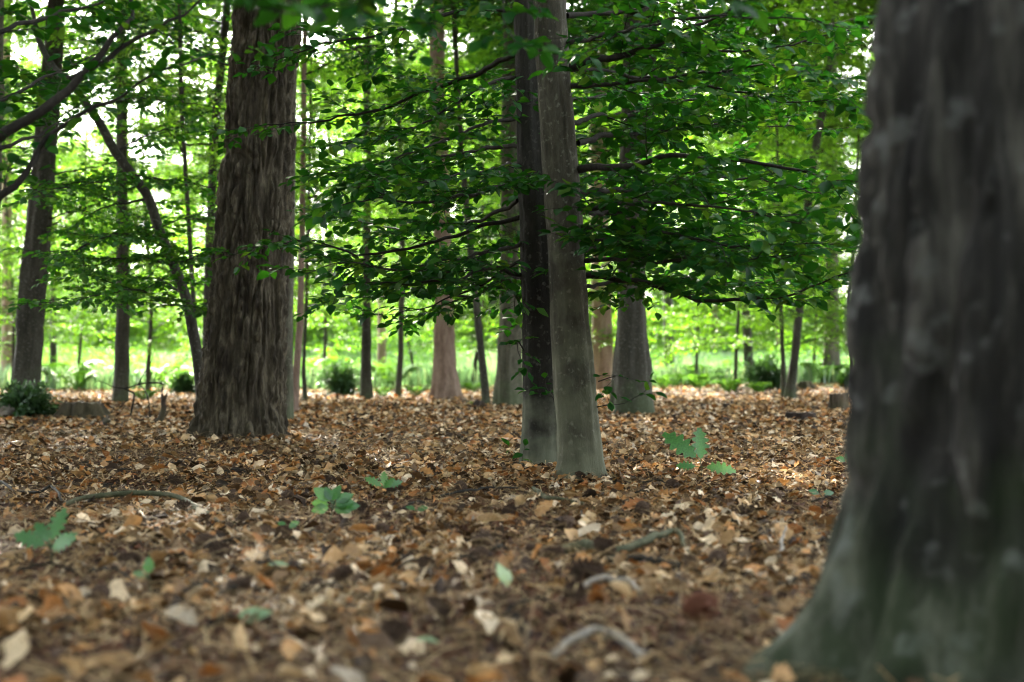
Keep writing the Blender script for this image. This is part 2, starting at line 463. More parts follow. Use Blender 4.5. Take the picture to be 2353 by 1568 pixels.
def smooth_disp(a, seed, fr=3.):
    def f(T, Z, Rr):
        p = np.stack([np.cos(T) * 1.2, np.sin(T) * 1.2, Z * .5], -1)
        return a * fbm(p * fr, seed, 3)
    return f
def pine_disp(depth, width, seed, rad=.35, st=.16, edge=.36, fine=.3):
    """long irregular fissures that join and part, broken across by short cracks, with flaky plates between"""
    def f(T, Z, Rr):
        p = np.stack([np.cos(T) * rad, np.sin(T) * rad, Z], -1)
        sc = np.array([1, 1, st]) / width
        w = np.stack([vnoise(p * 2.2 + 9, seed), vnoise(p * 2.2 + 31, seed + 1), vnoise(p * 1.5 + 57, seed + 2)], -1)
        w2 = np.stack([vnoise(p * 9 + 9, seed + 60), vnoise(p * 9 + 31, seed + 61), 0 * T], -1)
        q = p * sc + .38 * w + .13 * w2
        wide = edge * (1 + .5 * vnoise(p * 3 + 5, seed + 3))
        a = sstep(0, 1, np.abs(vnoise(q, seed + 5)) / wide)
        b = sstep(0, 1, np.abs(vnoise(q * 1.3 + 40, seed + 6)) / (wide * .7))
        c = sstep(0, 1, np.abs(vnoise(p * np.array([.6, .6, .75]) / width + .8 * w2, seed + 7)) / .13)
        plate = np.minimum(np.minimum(a, .25 + .75 * b), .55 + .45 * c)
        fl = fbm(p * np.array([1, 1, .4]) / width * 3.2 + w2, seed + 9, 3)
        return depth * (plate - 1) + depth * fine * fl * (.35 + .65 * plate)
    return f
def beech_disp(a, seed, n=9, h=3.2):
    base = smooth_disp(a, seed, 3.)
    r = random.Random(seed); kn = [(r.uniform(0, 6.28), r.uniform(.3, h), r.uniform(.03, .07), r.uniform(.004, .014)) for _ in range(n)]
    def f(T, Z, Rr):
        o = base(T, Z, Rr) + .5 * a * fbm(np.stack([np.cos(T) * 1.2, np.sin(T) * 1.2, Z * 3], -1) * 3, seed + 4, 2)
        for t, z, w, k in kn:
            q = (((T - t + math.pi) % 6.28318 - math.pi) * .11 / w) ** 2 + ((Z - z) / (w * .7)) ** 2
            o = o + k * (1.25 * np.exp(-q) - .6 * np.exp(-q * 5))
        return o
    return f
def lobes(n, amt, h, ph=0., extra=None):
    def f(T, H):
        e = np.exp(-np.clip(H, 0, None) / h)
        r = e * amt * (.45 + .55 * np.cos(n * T + ph + .6 * np.sin(2 * T)))
        if extra:
            for a, w, k, hh in extra:
                dd = np.abs((T - a + math.pi) % (2 * math.pi) - math.pi)
                r = r + k * np.exp(-(dd / w) ** 2) * np.exp(-np.clip(H, 0, None) / hh)
        return r
    return f

def rows_px(d, spec, height=None, dd=0.):
    """spec: (y, x_left, x_right) top to bottom in picture pixels -> rows bottom to top; extended down into the ground and up to height"""
    rows = []
    for y, a, b in spec:
        p = P((a + b) / 2, y, d)
        rows.append([p[0], p[1], p[2], (b - a) / 2 * d / F])
    rows.sort(key=lambda r: r[2])
    g = G(rows[0][0], rows[0][1])
    if rows[0][2] > g - .05: rows.insert(0, [rows[0][0], rows[0][1], g - .08, rows[0][3]])
    if height:
        t = rows[-1]; b = rows[max(-4, -len(rows) + 1)]
        k = (height - t[2]); s = ((t[0] - b[0]) / max(.3, t[2] - b[2]))
        s = max(-.12, min(.12, s))
        rows.append([t[0] + s * k * .5, t[1], t[2] + k * .5, t[3] * .75])
        rows.append([t[0] + s * k * .7, t[1], height, t[3] * .3])
    return rows

# ------------------------------------------------------------------ branches with leaves
def grow(path, r0, rnd_, twigs, leaves, gap=.14, tw_len=.55, leaf=.07, flat=.25, start=.12, depth=2, leaf_gap=.042, jag=.02, droop=.1):
    """side twigs and leaves along a path; twigs: list of (pts, radii); leaves: list of (pos, dir, normal, size)"""
    path = np.asarray(path, float)
    L = np.linalg.norm(np.diff(path, axis=0), axis=1).sum()
    n = max(4, int(L / .06))
    pts = resample(path, n)
    jit = np.cumsum(np.array([[rnd_.gauss(0, 1) for _ in range(3)] for _ in range(n)]), 0)
    jit -= np.linspace(0, 1, n)[:, None] * jit[-1]
    pts = pts + jit * jag * .35
    twigs.append((pts, np.maximum(r0 * (1 - .88 * np.linspace(0, 1, n) ** .8), .0011)))
    s, side = start * L, rnd_.choice((-1, 1))
    while s < L * .985:
        t = s / L
        i = min(n - 2, int(t * (n - 1)))
        p = pts[i]; ax = pts[i + 1] - pts[i]; ax /= np.linalg.norm(ax)
        hor = np.cross(ax, (0, 0, 1.)); hor /= np.linalg.norm(hor) + 1e-9
        up = np.cross(hor, ax)
        ang = rnd_.uniform(.6, 1.1)
        dr = ax * math.cos(ang) + side * hor * math.sin(ang) + up * rnd_.gauss(0, flat)
        ln = (tw_len * (1 - .72 * t) + .05) * rnd_.uniform(.55, 1.25)
        twig(p, dr, ln, rnd_, twigs, leaves, depth - 1, leaf, leaf_gap, flat, droop, r=min(.005, r0 * .5))
        side = -side
        s += gap * rnd_.uniform(.55, 1.45)
    leaf_run(pts[min(int(n * .8), n - 3):], rnd_, leaves, leaf, leaf_gap)

def twig(p, dr, ln, rnd_, twigs, leaves, depth, leaf, leaf_gap, flat, droop, r=.004):
    n = max(3, int(ln / .05))
    dr = np.array(dr, float); dr /= np.linalg.norm(dr)
    pts = [np.array(p, float)]; z = 0
    for k in range(n):
        dr = dr + np.array([rnd_.gauss(0, .09), rnd_.gauss(0, .09), rnd_.gauss(0, .05) - droop * .06])
        dr /= np.linalg.norm(dr)
        pts.append(pts[-1] + dr * ln / n)
    pts = np.array(pts)
    twigs.append((pts, np.linspace(max(.0014, r * (.4 + ln)), .0009, n + 1)))
    if depth > 0:
        side = 1
        for k in range(1, n):
            ax = pts[k + 1] - pts[k]; ax /= np.linalg.norm(ax)
            hor = np.cross(ax, (0, 0, 1.)); hor /= np.linalg.norm(hor) + 1e-9
            up = np.cross(hor, ax)
            if rnd_.random() < .72:
                a = rnd_.uniform(.6, 1.0)
                twig(pts[k], ax * math.cos(a) + side * hor * math.sin(a) + up * rnd_.gauss(0, flat * .7), ln * (.55 - .3 * k / n) * rnd_.uniform(.6, 1.1) + .03,
                     rnd_, twigs, leaves, depth - 1, leaf, leaf_gap, flat, droop, r * .6)
            side = -side
    leaf_run(pts, rnd_, leaves, leaf, leaf_gap)

def leaf_run(pts, rnd_, leaves, leaf, gap):
    d = np.concatenate([[0], np.cumsum(np.linalg.norm(np.diff(pts, axis=0), axis=1))])
    s, side = gap * rnd_.random() + .01, rnd_.choice((-1, 1))
    while s < d[-1]:
        i = min(len(pts) - 2, int(np.searchsorted(d, s)) - 1); i = max(i, 0)
        ax = pts[i + 1] - pts[i]; ax = ax / np.linalg.norm(ax)
        p = pts[i] + ax * (s - d[i])
        hor = np.cross(ax, (0, 0, 1.)); hor /= np.linalg.norm(hor) + 1e-9
        a = rnd_.uniform(.5, 1.1)
        dr = ax * math.cos(a) + side * hor * math.sin(a) + np.array([0, 0, rnd_.gauss(-.12, .3)])
        nr = np.array([rnd_.gauss(0, .48), rnd_.gauss(0, .48), 1.])
        leaves.append((p, dr, nr, leaf * rnd_.uniform(.45, 1.22)))
        side = -side; s += gap * rnd_.uniform(.6, 1.5)
    ax = pts[-1] - pts[-2]
    leaves.append((pts[-1], ax + np.array([0, 0, rnd_.gauss(0, .006)]), np.array([rnd_.gauss(0, .3), rnd_.gauss(0, .3), 1.]), leaf * rnd_.uniform(.8, 1.2)))

def wood_mb(twigs, off=(0, 0, 0), thin=99):
    mb = MB()
    for k, (pts, rad) in enumerate(twigs):
        big = rad[0] > .006
        if not big and len(pts) > 5 and thin < 50: pts, rad = pts[::2], rad[::2]
        tube(mb, pts - np.array(off), rad, 8 if rad[0] > .02 else (5 if big else 3), cap=False)
    return mb
def leaf_arrays(leaves):
    pos, dr, nr, sz = (np.array([l[k] for l in leaves], float) for k in range(4))
    return pos, frames(dr, nr), sz

# limb templates for the middle distance: along +X from the origin, 1 m = nominal 2.4 m limb
def limb_template(seed, L=2.4):
    r = random.Random(seed)
    tw, lv = [], []
    pts = [np.zeros(3)]; d = np.array([1., 0, .22])
    for k in range(6):
        d = d + np.array([0, r.gauss(0, .12), r.gauss(-.06, .07)]); d /= np.linalg.norm(d)
        pts.append(pts[-1] + d * L / 6)
    grow(pts, .017, r, tw, lv, gap=.17, tw_len=.85, leaf=.078, flat=.22, start=.18, depth=2, leaf_gap=.052, droop=.25)
    return tw, lv
LIMB_WOOD, LIMB_LEAF, LIMB_YOUNG = [], [], []
for k in range(7):
    tw, lv = limb_template(500 + k)
    LIMB_WOOD.append(wood_mb(tw, thin=1).mesh('branch', M_TWIG))
    pos, Rm, sz = leaf_arrays(lv)
    mb = MB(); scatter(mb, [LEAF4], pos, Rm, sz)
    LIMB_LEAF.append(mb.mesh('branch_foliage', M_LEAF)); 
    LIMB_YOUNG.append(mb.mesh('branch_foliage', M_SUNNY))

# upper crowns: whole crown masses, about 4 m radius, 7 m high, for the trees' tops
def crown_template(seed, n_limb=46, leaf=.13, per=480):
    r = random.Random(seed); q = np.random.default_rng(seed)
    P_, D_, mbw = [], [], MB()
    for k in range(n_limb):
        z = r.uniform(0, 6.2); az = r.uniform(0, 6.283)
        L = 3.6 * math.sin(math.pi * min(.97, (z + .9) / 7.6)) ** .7 * r.uniform(.65, 1.1)
        a = np.array([math.cos(az), math.sin(az), 0])
        tip = np.array([0, 0, z]) + a * L + np.array([0, 0, .25 * L + r.gauss(0, .2)])
        pts = resample([np.array([0, 0, z]), np.array([0, 0, z]) + a * L * .5 + np.array([0, 0, .22 * L]), tip], 6)
        tube(mbw, pts, np.linspace(.045, .008, 6), 4, cap=False)
        t = q.uniform(.2, 1, per) ** .75
        base = pts[0] + (tip - pts[0]) * t[:, None]
        w = .25 + .5 * (1 - t)
        off = q.normal(0, 1, (per, 3)) * np.stack([w, w, .16 + .1 * w], -1)
        P_.append(base + off)
    pos = np.concatenate(P_); n = len(pos)
    yaw = q.uniform(0, 6.283, n)
    Rm = frames2(yaw, np.stack([q.normal(0, .45, n), q.normal(0, .45, n), np.ones(n)], -1))
    mb = MB(); scatter(mb, [LEAF2], pos, Rm, leaf * q.uniform(.6, 1.2, n))
    return mb, mbw
CROWN, CROWN_YOUNG, CROWN_WOOD = [], [], []
for k in range(3):
    mb, mbw = crown_template(900 + k)
    CROWN.append(mb.mesh('crown', M_LEAF)); CROWN_YOUNG.append(mb.mesh('crown', M_SUNNY)); CROWN_WOOD.append(mbw.mesh('branch', M_TWIG))

def add_limb(root, rows, z, az, length, young, rr, pitch=0.):
    """a shared limb on a trunk at height z"""
    rows = np.array(rows)
    x, y = np.interp(z, rows[:, 2], rows[:, 0]), np.interp(z, rows[:, 2], rows[:, 1])
    k = rr.randrange(len(LIMB_WOOD))
    b = link('branch', LIMB_WOOD[k], root, Vector((x, y, z)) - root.location)
    s = length / 2.4
    b.rotation_euler = (rr.gauss(0, .08), -pitch + rr.gauss(0, .08), az)
    b.scale = (s, s * rr.choice((-1, 1)) * rr.uniform(.85, 1.1), s)
    f = link('branch_foliage', (LIMB_YOUNG if young else LIMB_LEAF)[k], b, kind='stuff')
    return b

def add_crown(root, rows, z0, rad, hgt, young, rr):
    rows = np.array(rows)
    zt = rows[-1, 2]
    x, y = np.interp(z0 + hgt * .4, rows[:, 2], rows[:, 0]), np.interp(z0 + hgt * .4, rows[:, 2], rows[:, 1])
    k = rr.randrange(3)
    az = rr.uniform(0, 6.28)
    c = link('crown', (CROWN_YOUNG if young else CROWN)[k], root, Vector((x, y, z0)) - root.location, kind='stuff')
    b = link('branch', CROWN_WOOD[k], root, Vector((x, y, z0)) - root.location)
    for o in (c, b):
        o.rotation_euler = (0, 0, az); o.scale = (rad / 4, rad / 4, hgt / 7)

def tree(name, label, cat, d, spec, m, height=13, limbs=(), crown=None, young=False, na=24, nz=60, disp=None, flare=None, seed=0, group=None, rows=None):  # young: foliage in the sunny leaf copy, sunlight put into its colour
    rows = rows or rows_px(d, spec, height)
    loc = (rows[0][0], rows[0][1], G(rows[0][0], rows[0][1]))
    root = thing(name, label, cat, loc, group)
    link('trunk', trunk_mesh('trunk', rows, m, na, nz, loc, disp or smooth_disp(.03 * rows[0][3] / .2, seed), flare or lobes(5, .12, .25, seed)), root)
    rr = random.Random(seed * 7 + 1)
    for z0, z1, n, l0, l1, *az in limbs:
        lo, hi = az if az else (0, 360)
        for k in range(n):
            z = z0 + (z1 - z0) * (k + rr.random()) / n
            add_limb(root, rows, z, math.radians(rr.uniform(lo, hi)), rr.uniform(l0, l1), young, rr, pitch=rr.uniform(-.1, .25))
    if crown:
        for c in (crown if isinstance(crown, list) else [crown]): add_crown(root, rows, *c, young, rr)
    return root, rows

# ---- the named trunks, near to far
RIGHTPINE = [(2.62, 2.75)]
def near_pine():
    d = 2.72
    spec = [(-60, 2040, 2790), (0, 2036, 2786), (300, 2000, 2760), (600, 1978, 2745), (900, 1966, 2740), (1100, 1958, 2735), (1250, 1955, 2735), (1420, 1952, 2740), (1585, 1950, 2745)]
    rows = rows_px(d, spec, 16)
    for q in rows: q[3] += .012
    loc = (rows[0][0], rows[0][1], G(rows[0][0], rows[0][1]))
    root = thing('pine_tree', 'huge out of focus pine trunk filling the right side with root flare', 'tree', loc, None)
    fl = lobes(6, .08, .10, .4, extra=[(math.radians(186), .40, .70, .145), (math.radians(225), .35, .18, .14), (math.radians(275), .4, .14, .12)])
    me = trunk_mesh('trunk', rows, M_NEARPINE, 160, 420, loc, pine_disp(.055, .085, 77, .32, .10, .5, .16), fl)
    link('trunk', me, root)
    add_crown(root, rows, 10, 3, 6, False, random.Random(2))
near_pine()

pine_spec = [(-60, 549, 688), (0, 546, 686), (200, 530, 678), (400, 512, 667), (550, 500, 661), (700, 488, 655), (800, 476, 652), (900, 464, 648), (960, 456, 648), (1018, 446, 648)]
def big_pine():
    d = 11.9
    rows = rows_px(d, pine_spec, 18)
    for q in rows: q[3] += .025
    loc = (rows[0][0], rows[0][1], G(rows[0][0], rows[0][1]))
    root = thing('pine_tree', 'thick pine trunk with deeply furrowed brown bark left of centre', 'tree', loc)
    me = trunk_mesh('trunk', rows, M_PINE, 230, 760, loc, pine_disp(.05, .066, 5, .35, .13, .36, .34), lobes(6, .12, .17, 1., extra=[(math.radians(200), .3, .16, .14), (math.radians(-30), .3, .16, .12), (math.radians(-95), .25, .14, .12)]))
    link('trunk', me, root)
    add_crown(root, rows, 11, 3.5, 6, False, random.Random(5))
big_pine()

# ---- the two beeches in the middle, with their own branches and leaves
class NearTree:
    def __init__(s, name, label, d, spec, m, height, seed, rows=None, disp=None, flare=None, na=64, nz=220):
        s.root, s.rows = tree(name, label, 'tree', d, spec, m, height, na=na, nz=nz, seed=seed, rows=rows, disp=disp, flare=flare)
        s.loc = np.array(s.root.location); s.r = random.Random(seed); s.br = []
    def limb(s, px, r0, **kw):
        path = np.array([P(*q) for q in px])
        tw, lv = [], []
        grow(path, r0, s.r, tw, lv, **kw)
        b = link('branch', wood_mb(tw, s.loc).mesh('branch', M_TWIG), s.root)
        s.br.append((b, lv))
    def finish(s, most=290):
        allv = []
        for k, (b, lv) in enumerate(s.br):
            for i, (p, dr, nr, sz) in enumerate(lv):
                if p[1] < .5: continue
                x, z = p[0] / p[1] * F + 1176, 850 - (p[2] - CAM_H) / p[1] * F
                if 0 < x < 1990 and 0 < z < 1000: allv.append((-sz / p[1], k, i))
        allv.sort()
        single = {(k, i) for _, k, i in allv[:most]}
        for k, (b, lv) in enumerate(s.br):
            rest = []
            for i, (p, dr, nr, sz) in enumerate(lv):
                if (k, i) in single:
                    o = link('leaf', LEAF_MESH[(k + i) % 6], b)
                    Rm = frames(np.array([dr]), np.array([nr]))[0] * sz
                    M4 = np.eye(4); M4[:3, :3] = Rm; M4[:3, 3] = p - s.loc
                    o.matrix_local = Matrix(M4.tolist())
                else: rest.append((p, dr, nr, sz))
            if rest:
                pos, Rm, sz = leaf_arrays(rest)
                mb = MB(); scatter(mb, GREEN_LEAVES, pos - s.loc, Rm, sz)
                link('branch_foliage', mb.mesh('branch_foliage', M_LEAF), b, kind='stuff')
LEAF_MESH = []
for v, f in GREEN_LEAVES:
    mb = MB(); mb.add(v, f); LEAF_MESH.append(mb.mesh('leaf', M_LEAF))

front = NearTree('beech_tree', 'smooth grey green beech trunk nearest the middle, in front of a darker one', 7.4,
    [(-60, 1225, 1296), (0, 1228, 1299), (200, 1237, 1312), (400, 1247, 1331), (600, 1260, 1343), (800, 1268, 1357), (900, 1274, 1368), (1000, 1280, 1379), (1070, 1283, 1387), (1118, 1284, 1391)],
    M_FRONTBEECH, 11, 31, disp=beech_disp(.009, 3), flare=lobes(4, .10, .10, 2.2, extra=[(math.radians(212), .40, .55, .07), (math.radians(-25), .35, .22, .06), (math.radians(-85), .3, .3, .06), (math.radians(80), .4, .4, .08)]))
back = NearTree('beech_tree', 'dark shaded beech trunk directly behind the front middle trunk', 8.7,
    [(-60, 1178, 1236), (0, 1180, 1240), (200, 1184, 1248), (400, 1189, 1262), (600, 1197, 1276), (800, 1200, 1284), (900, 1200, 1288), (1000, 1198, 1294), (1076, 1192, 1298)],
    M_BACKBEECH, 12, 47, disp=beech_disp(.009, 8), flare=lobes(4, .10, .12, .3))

K = dict(gap=.145, leaf_gap=.05, tw_len=.6, leaf=.08, flat=.22, droop=0, start=.14)
# limbs of the front beech, to the right
front.limb([(1310, 152, 7.4), (1400, 122, 7.2), (1490, 96, 7.0), (1560, 62, 6.9), (1650, 30, 6.8), (1760, -10, 6.6)], .024, **K)
front.limb([(1312, 158, 7.4), (1440, 168, 7.6), (1560, 178, 7.8), (1700, 205, 7.9), (1850, 245, 8.0), (1960, 225, 8.1)], .016, **K)
front.limb([(1330, 395, 7.4), (1400, 388, 7.2), (1480, 370, 7.0), (1600, 356, 6.9), (1760, 374, 6.8), (1940, 408, 6.7), (2080, 430, 6.6)], .022, **K)
front.limb([(1330, 545, 7.4), (1440, 551, 7.5), (1560, 545, 7.7), (1700, 560, 7.8), (1860, 580, 7.9)], .012, gap=.12, tw_len=.55, leaf=.08, flat=.12, droop=-.1)
front.limb([(1335, 600, 7.4), (1400, 598, 7.2), (1480, 606, 7.0), (1600, 600, 6.7), (1720, 600, 6.5), (1850, 585, 6.3)], .014, gap=.12, tw_len=.5, leaf=.08, flat=.12, droop=-.2)
front.limb([(1335, 640, 7.4), (1460, 645, 7.3), (1560, 667, 7.2), (1680, 684, 7.1), (1800, 676, 7.0), (1920, 640, 6.9), (2040, 600, 6.8)], .019, gap=.12, tw_len=.5, leaf=.08, flat=.1, droop=-.25)
front.limb([(1320, 330, 7.4), (1450, 310, 8.0), (1600, 300, 8.6), (1760, 290, 9.2), (1920, 300, 9.6)], .018, **K)
front.limb([(1325, 470, 7.4), (1460, 470, 6.9), (1600, 480, 6.5), (1760, 500, 6.2), (1900, 520, 6.0)], .016, **K)
front.limb([(1325, 500, 7.4), (1480, 470, 8.4), (1640, 450, 9.2), (1800, 440, 9.8), (1950, 430, 10.2)], .016, **K)
front.limb([(1300, 40, 7.4), (1450, 20, 7.6), (1650, 110, 7.6), (1850, 95, 7.5), (2020, 60, 7.4)], .018, **K)
front.limb([(1302, 100, 7.4), (1450, 60, 6.6), (1620, 30, 6.1), (1800, 40, 5.8), (1960, 60, 5.6)], .016, **K)
front.limb([(1320, 280, 7.4), (1460, 250, 8.2), (1620, 230, 8.9), (1790, 220, 9.6), (1960, 240, 10.2)], .016, **K)
front.limb([(1326, 440, 7.4), (1480, 420, 7.8), (1640, 400, 8.2), (1800, 420, 8.6), (1960, 470, 8.9)], .016, **K)
front.limb([(1330, 575, 7.4), (1480, 560, 8.1), (1640, 550, 8.8), (1800, 560, 9.4), (1960, 580, 9.8)], .014, **K)
front.limb([(1332, 520, 7.4), (1460, 525, 7.0), (1600, 540, 6.7), (1760, 560, 6.5), (1930, 560, 6.3)], .014, **K)
front.limb([(1306, 200, 7.4), (1450, 190, 7.0), (1620, 170, 6.6), (1800, 160, 6.4), (1960, 180, 6.2)], .015, **K)
front.limb([(1334, 655, 7.4), (1500, 640, 8.0), (1660, 640, 8.5), (1820, 640, 9.0), (1960, 650, 9.4)], .012, gap=.13, tw_len=.5, leaf=.078, flat=.12, droop=-.2)
# near drooping limb whose leaves hang out of focus at the top of the picture
K2 = dict(gap=.12, tw_len=.36, leaf=.078, flat=.2, start=.42)
front.limb([(1262, -60, 7.4), (1180, -190, 5.6), (1040, -110, 4.3), (900, -30, 3.7), (760, 25, 3.45), (640, 20, 3.3), (560, -10, 3.2)], .016, **K2)
front.limb([(1262, -100, 7.4), (1330, -230, 5.8), (1480, -120, 4.4), (1640, -25, 3.8), (1760, 0, 3.6)], .013, **K2)
front.limb([(1255, -40, 7.4), (1180, -120, 5.8), (1165, 10, 4.9), (1200, 95, 4.6), (1270, 120, 4.4)], .010, gap=.14, tw_len=.22, leaf=.072, flat=.2, start=.5)
front.limb([(1245, -40, 7.4), (1120, -160, 5.6), (1010, 60, 4.7), (930, 140, 4.5), (880, 150, 4.4)], .010, gap=.14, tw_len=.25, leaf=.072, flat=.2, start=.5)
front.limb([(1258, -80, 7.4), (1160, -220, 5.4), (1000, -130, 4.2), (860, -60, 3.7), (700, -20, 3.4), (570, -30, 3.2)], .014, **K2)
# limbs of the rear beech, to the left
back.limb([(1200, 630, 8.7), (1130, 620, 8.5), (1060, 640, 8.2), (950, 652, 8.0), (850, 650, 7.8), (760, 668, 7.6)], .017, **K)
back.limb([(1200, 645, 8.7), (1150, 640, 9.0), (1080, 680, 9.3), (980, 676, 9.6), (860, 684, 9.9), (740, 690, 10.2)], .013, **K)
back.limb([(1192, 415, 8.7), (1130, 432, 8.4), (1050, 458, 8.0), (950, 480, 7.6), (850, 470, 7.3), (740, 500, 7.0)], .018, **K)
back.limb([(1185, 130, 8.7), (1100, 170, 8.9), (1000, 205, 9.1), (880, 240, 9.2), (760, 262, 9.2), (640, 275, 9.2), (520, 300, 9.3)], .020, **K)
back.limb([(1188, 180, 8.7), (1080, 210, 8.4), (960, 290, 8.1), (840, 330, 7.9), (720, 340, 7.7)], .014, **K)
back.limb([(1192, 500, 8.7), (1080, 520, 8.8), (960, 560, 8.9), (830, 570, 8.9), (700, 540, 8.9), (600, 560, 8.8), (520, 590, 8.8)], .017, **K)
back.limb([(1190, 340, 8.7), (1060, 350, 9.3), (920, 390, 9.8), (780, 400, 10.2), (660, 420, 10.4)], .016, **K)
back.limb([(1182, 20, 8.7), (1060, 30, 8.6), (920, 70, 8.5), (780, 100, 8.4), (660, 130, 8.3), (560, 170, 8.2)], .017, **K)
back.limb([(1195, 560, 8.7), (1100, 590, 8.3), (1000, 610, 7.9), (900, 620, 7.5), (800, 610, 7.2), (700, 630, 7.0)], .015, **K)
back.limb([(1190, 380, 8.7), (1100, 400, 8.0), (1000, 410, 7.5), (900, 420, 7.1), (800, 430, 6.8)], .014, **K)
back.limb([(1192, 460, 8.7), (1080, 500, 9.3), (950, 510, 9.9), (820, 500, 10.4), (700, 480, 10.8)], .015, **K)
back.limb([(1188, 270, 8.7), (1080, 290, 8.2), (960, 340, 7.8), (850, 390, 7.5), (740, 400, 7.3)], .015, **K)
back.limb([(1200, 600, 8.7), (1090, 660, 9.0), (960, 710, 9.2), (850, 725, 9.4)], .012, gap=.13, tw_len=.4, leaf=.078, flat=.12, droop=-.1)
back.limb([(1260, 420, 8.7), (1360, 410, 9.4), (1480, 420, 10.0), (1620, 400, 10.6), (1780, 380, 11.2)], .016, **K)
back.limb([(1260, 240, 8.7), (1360, 230, 9.4), (1500, 210, 10.2), (1660, 180, 10.9), (1820, 160, 11.4)], .016, **K)
back.limb([(1260, 560, 8.7), (1380, 540, 9.2), (1520, 560, 9.6), (1680, 600, 10.0), (1840, 620, 10.2)], .015, **K)
# small shoots low on the trunks
K3 = dict(gap=.09, tw_len=.14, leaf=.065, flat=.35, start=.25, depth=1)
back.limb([(1205, 812, 8.65), (1190, 790, 8.5), (1200, 830, 8.3), (1215, 860, 8.2)], .006, **K3)
back.limb([(1275, 925, 8.6), (1262, 900, 8.4), (1252, 870, 8.3)], .006, **K3)
front.limb([(1372, 935, 7.35), (1440, 925, 7.2), (1480, 905, 7.1), (1494, 870, 7.05)], .004, gap=.12, tw_len=.07, leaf=.06, flat=.3, start=.8, depth=1)
front.limb([(1373, 885, 7.35), (1420, 870, 7.3), (1385, 900, 7.2), (1400, 925, 7.15)], .004, **K3)
back.limb([(1205, 1068, 8.6), (1200, 1045, 8.5), (1206, 1025, 8.45)], .004, **K3)
front.finish(); back.finish(290)
for t, n in ((front, 3), (back, 4)):
    rr = random.Random(n)
    for k in range(22):
        add_limb(t.root, t.rows, 3.3 + 6.5 * (k + rr.random()) / 22, rr.uniform(0, 6.28), rr.uniform(1.6, 2.8), False, rr, .1)
    add_crown(t.root, t.rows, 6.0, 3.4, 6, False, rr)

# ---- the beech outside the left edge whose dark limbs cross the upper left corner
lx = P(-330, 850, 5.3)
left = NearTree('beech_tree', 'beech at the left edge whose dark bare limbs rise across the upper left corner', 5.3, None, M_DARKBEECH, 9, 61,
    rows=[[lx[0], 5.3, -.1, .13], [lx[0], 5.3, .5, .11], [lx[0] + .02, 5.3, 2, .095], [lx[0] - .03, 5.35, 5, .07], [lx[0], 5.4, 9, .02]], na=32, nz=100)
KL = dict(gap=.2, tw_len=.28, leaf=.072, flat=.25, start=.35)
left.limb([(-320, 470, 5.3), (-150, 390, 5.25), (0, 322, 5.2), (95, 258, 5.25), (170, 186, 5.3), (245, 92, 5.35), (292, 45, 5.4), (300, -20, 5.45), (310, -120, 5.5)], .035, **KL)
left.limb([(168, 190, 5.3), (240, 140, 5.35), (330, 72, 5.4), (420, 18, 5.5), (520, -60, 5.6)], .014, **KL)
left.limb([(-320, 560, 5.3), (-120, 510, 5.25), (0, 470, 5.2), (60, 432, 5.2), (105, 372, 5.25), (135, 318, 5.3), (240, 256, 5.4), (300, 218, 5.45), (362, 165, 5.5), (376, 140, 5.5)], .025, **KL)
left.limb([(372, 160, 5.5), (440, 150, 5.6), (520, 125, 5.7), (600, 130, 5.8)], .006, **KL)
left.limb([(-320, 520, 5.3), (-100, 400, 5.6), (20, 335, 5.8), (110, 300, 6.0), (180, 260, 6.2)], .022, **KL)
left.limb([(-320, 240, 5.3), (-100, 120, 5.7), (60, 60, 6.0), (200, 20, 6.3), (330, -20, 6.6)], .022, gap=.14, tw_len=.5, leaf=.07, flat=.25, start=.3)
left.limb([(-320, 380, 5.3), (-120, 260, 6.0), (20, 180, 6.5), (130, 140, 7.0), (240, 120, 7.4)], .02, gap=.15, tw_len=.45, leaf=.07, flat=.25, start=.3)
left.finish(200)
rr = random.Random(8)
for k in range(14):
    add_limb(left.root, left.rows, 2.6 + 5 * (k + rr.random()) / 14, rr.uniform(0, 6.28), rr.uniform(1.4, 2.4), False, rr, .2)

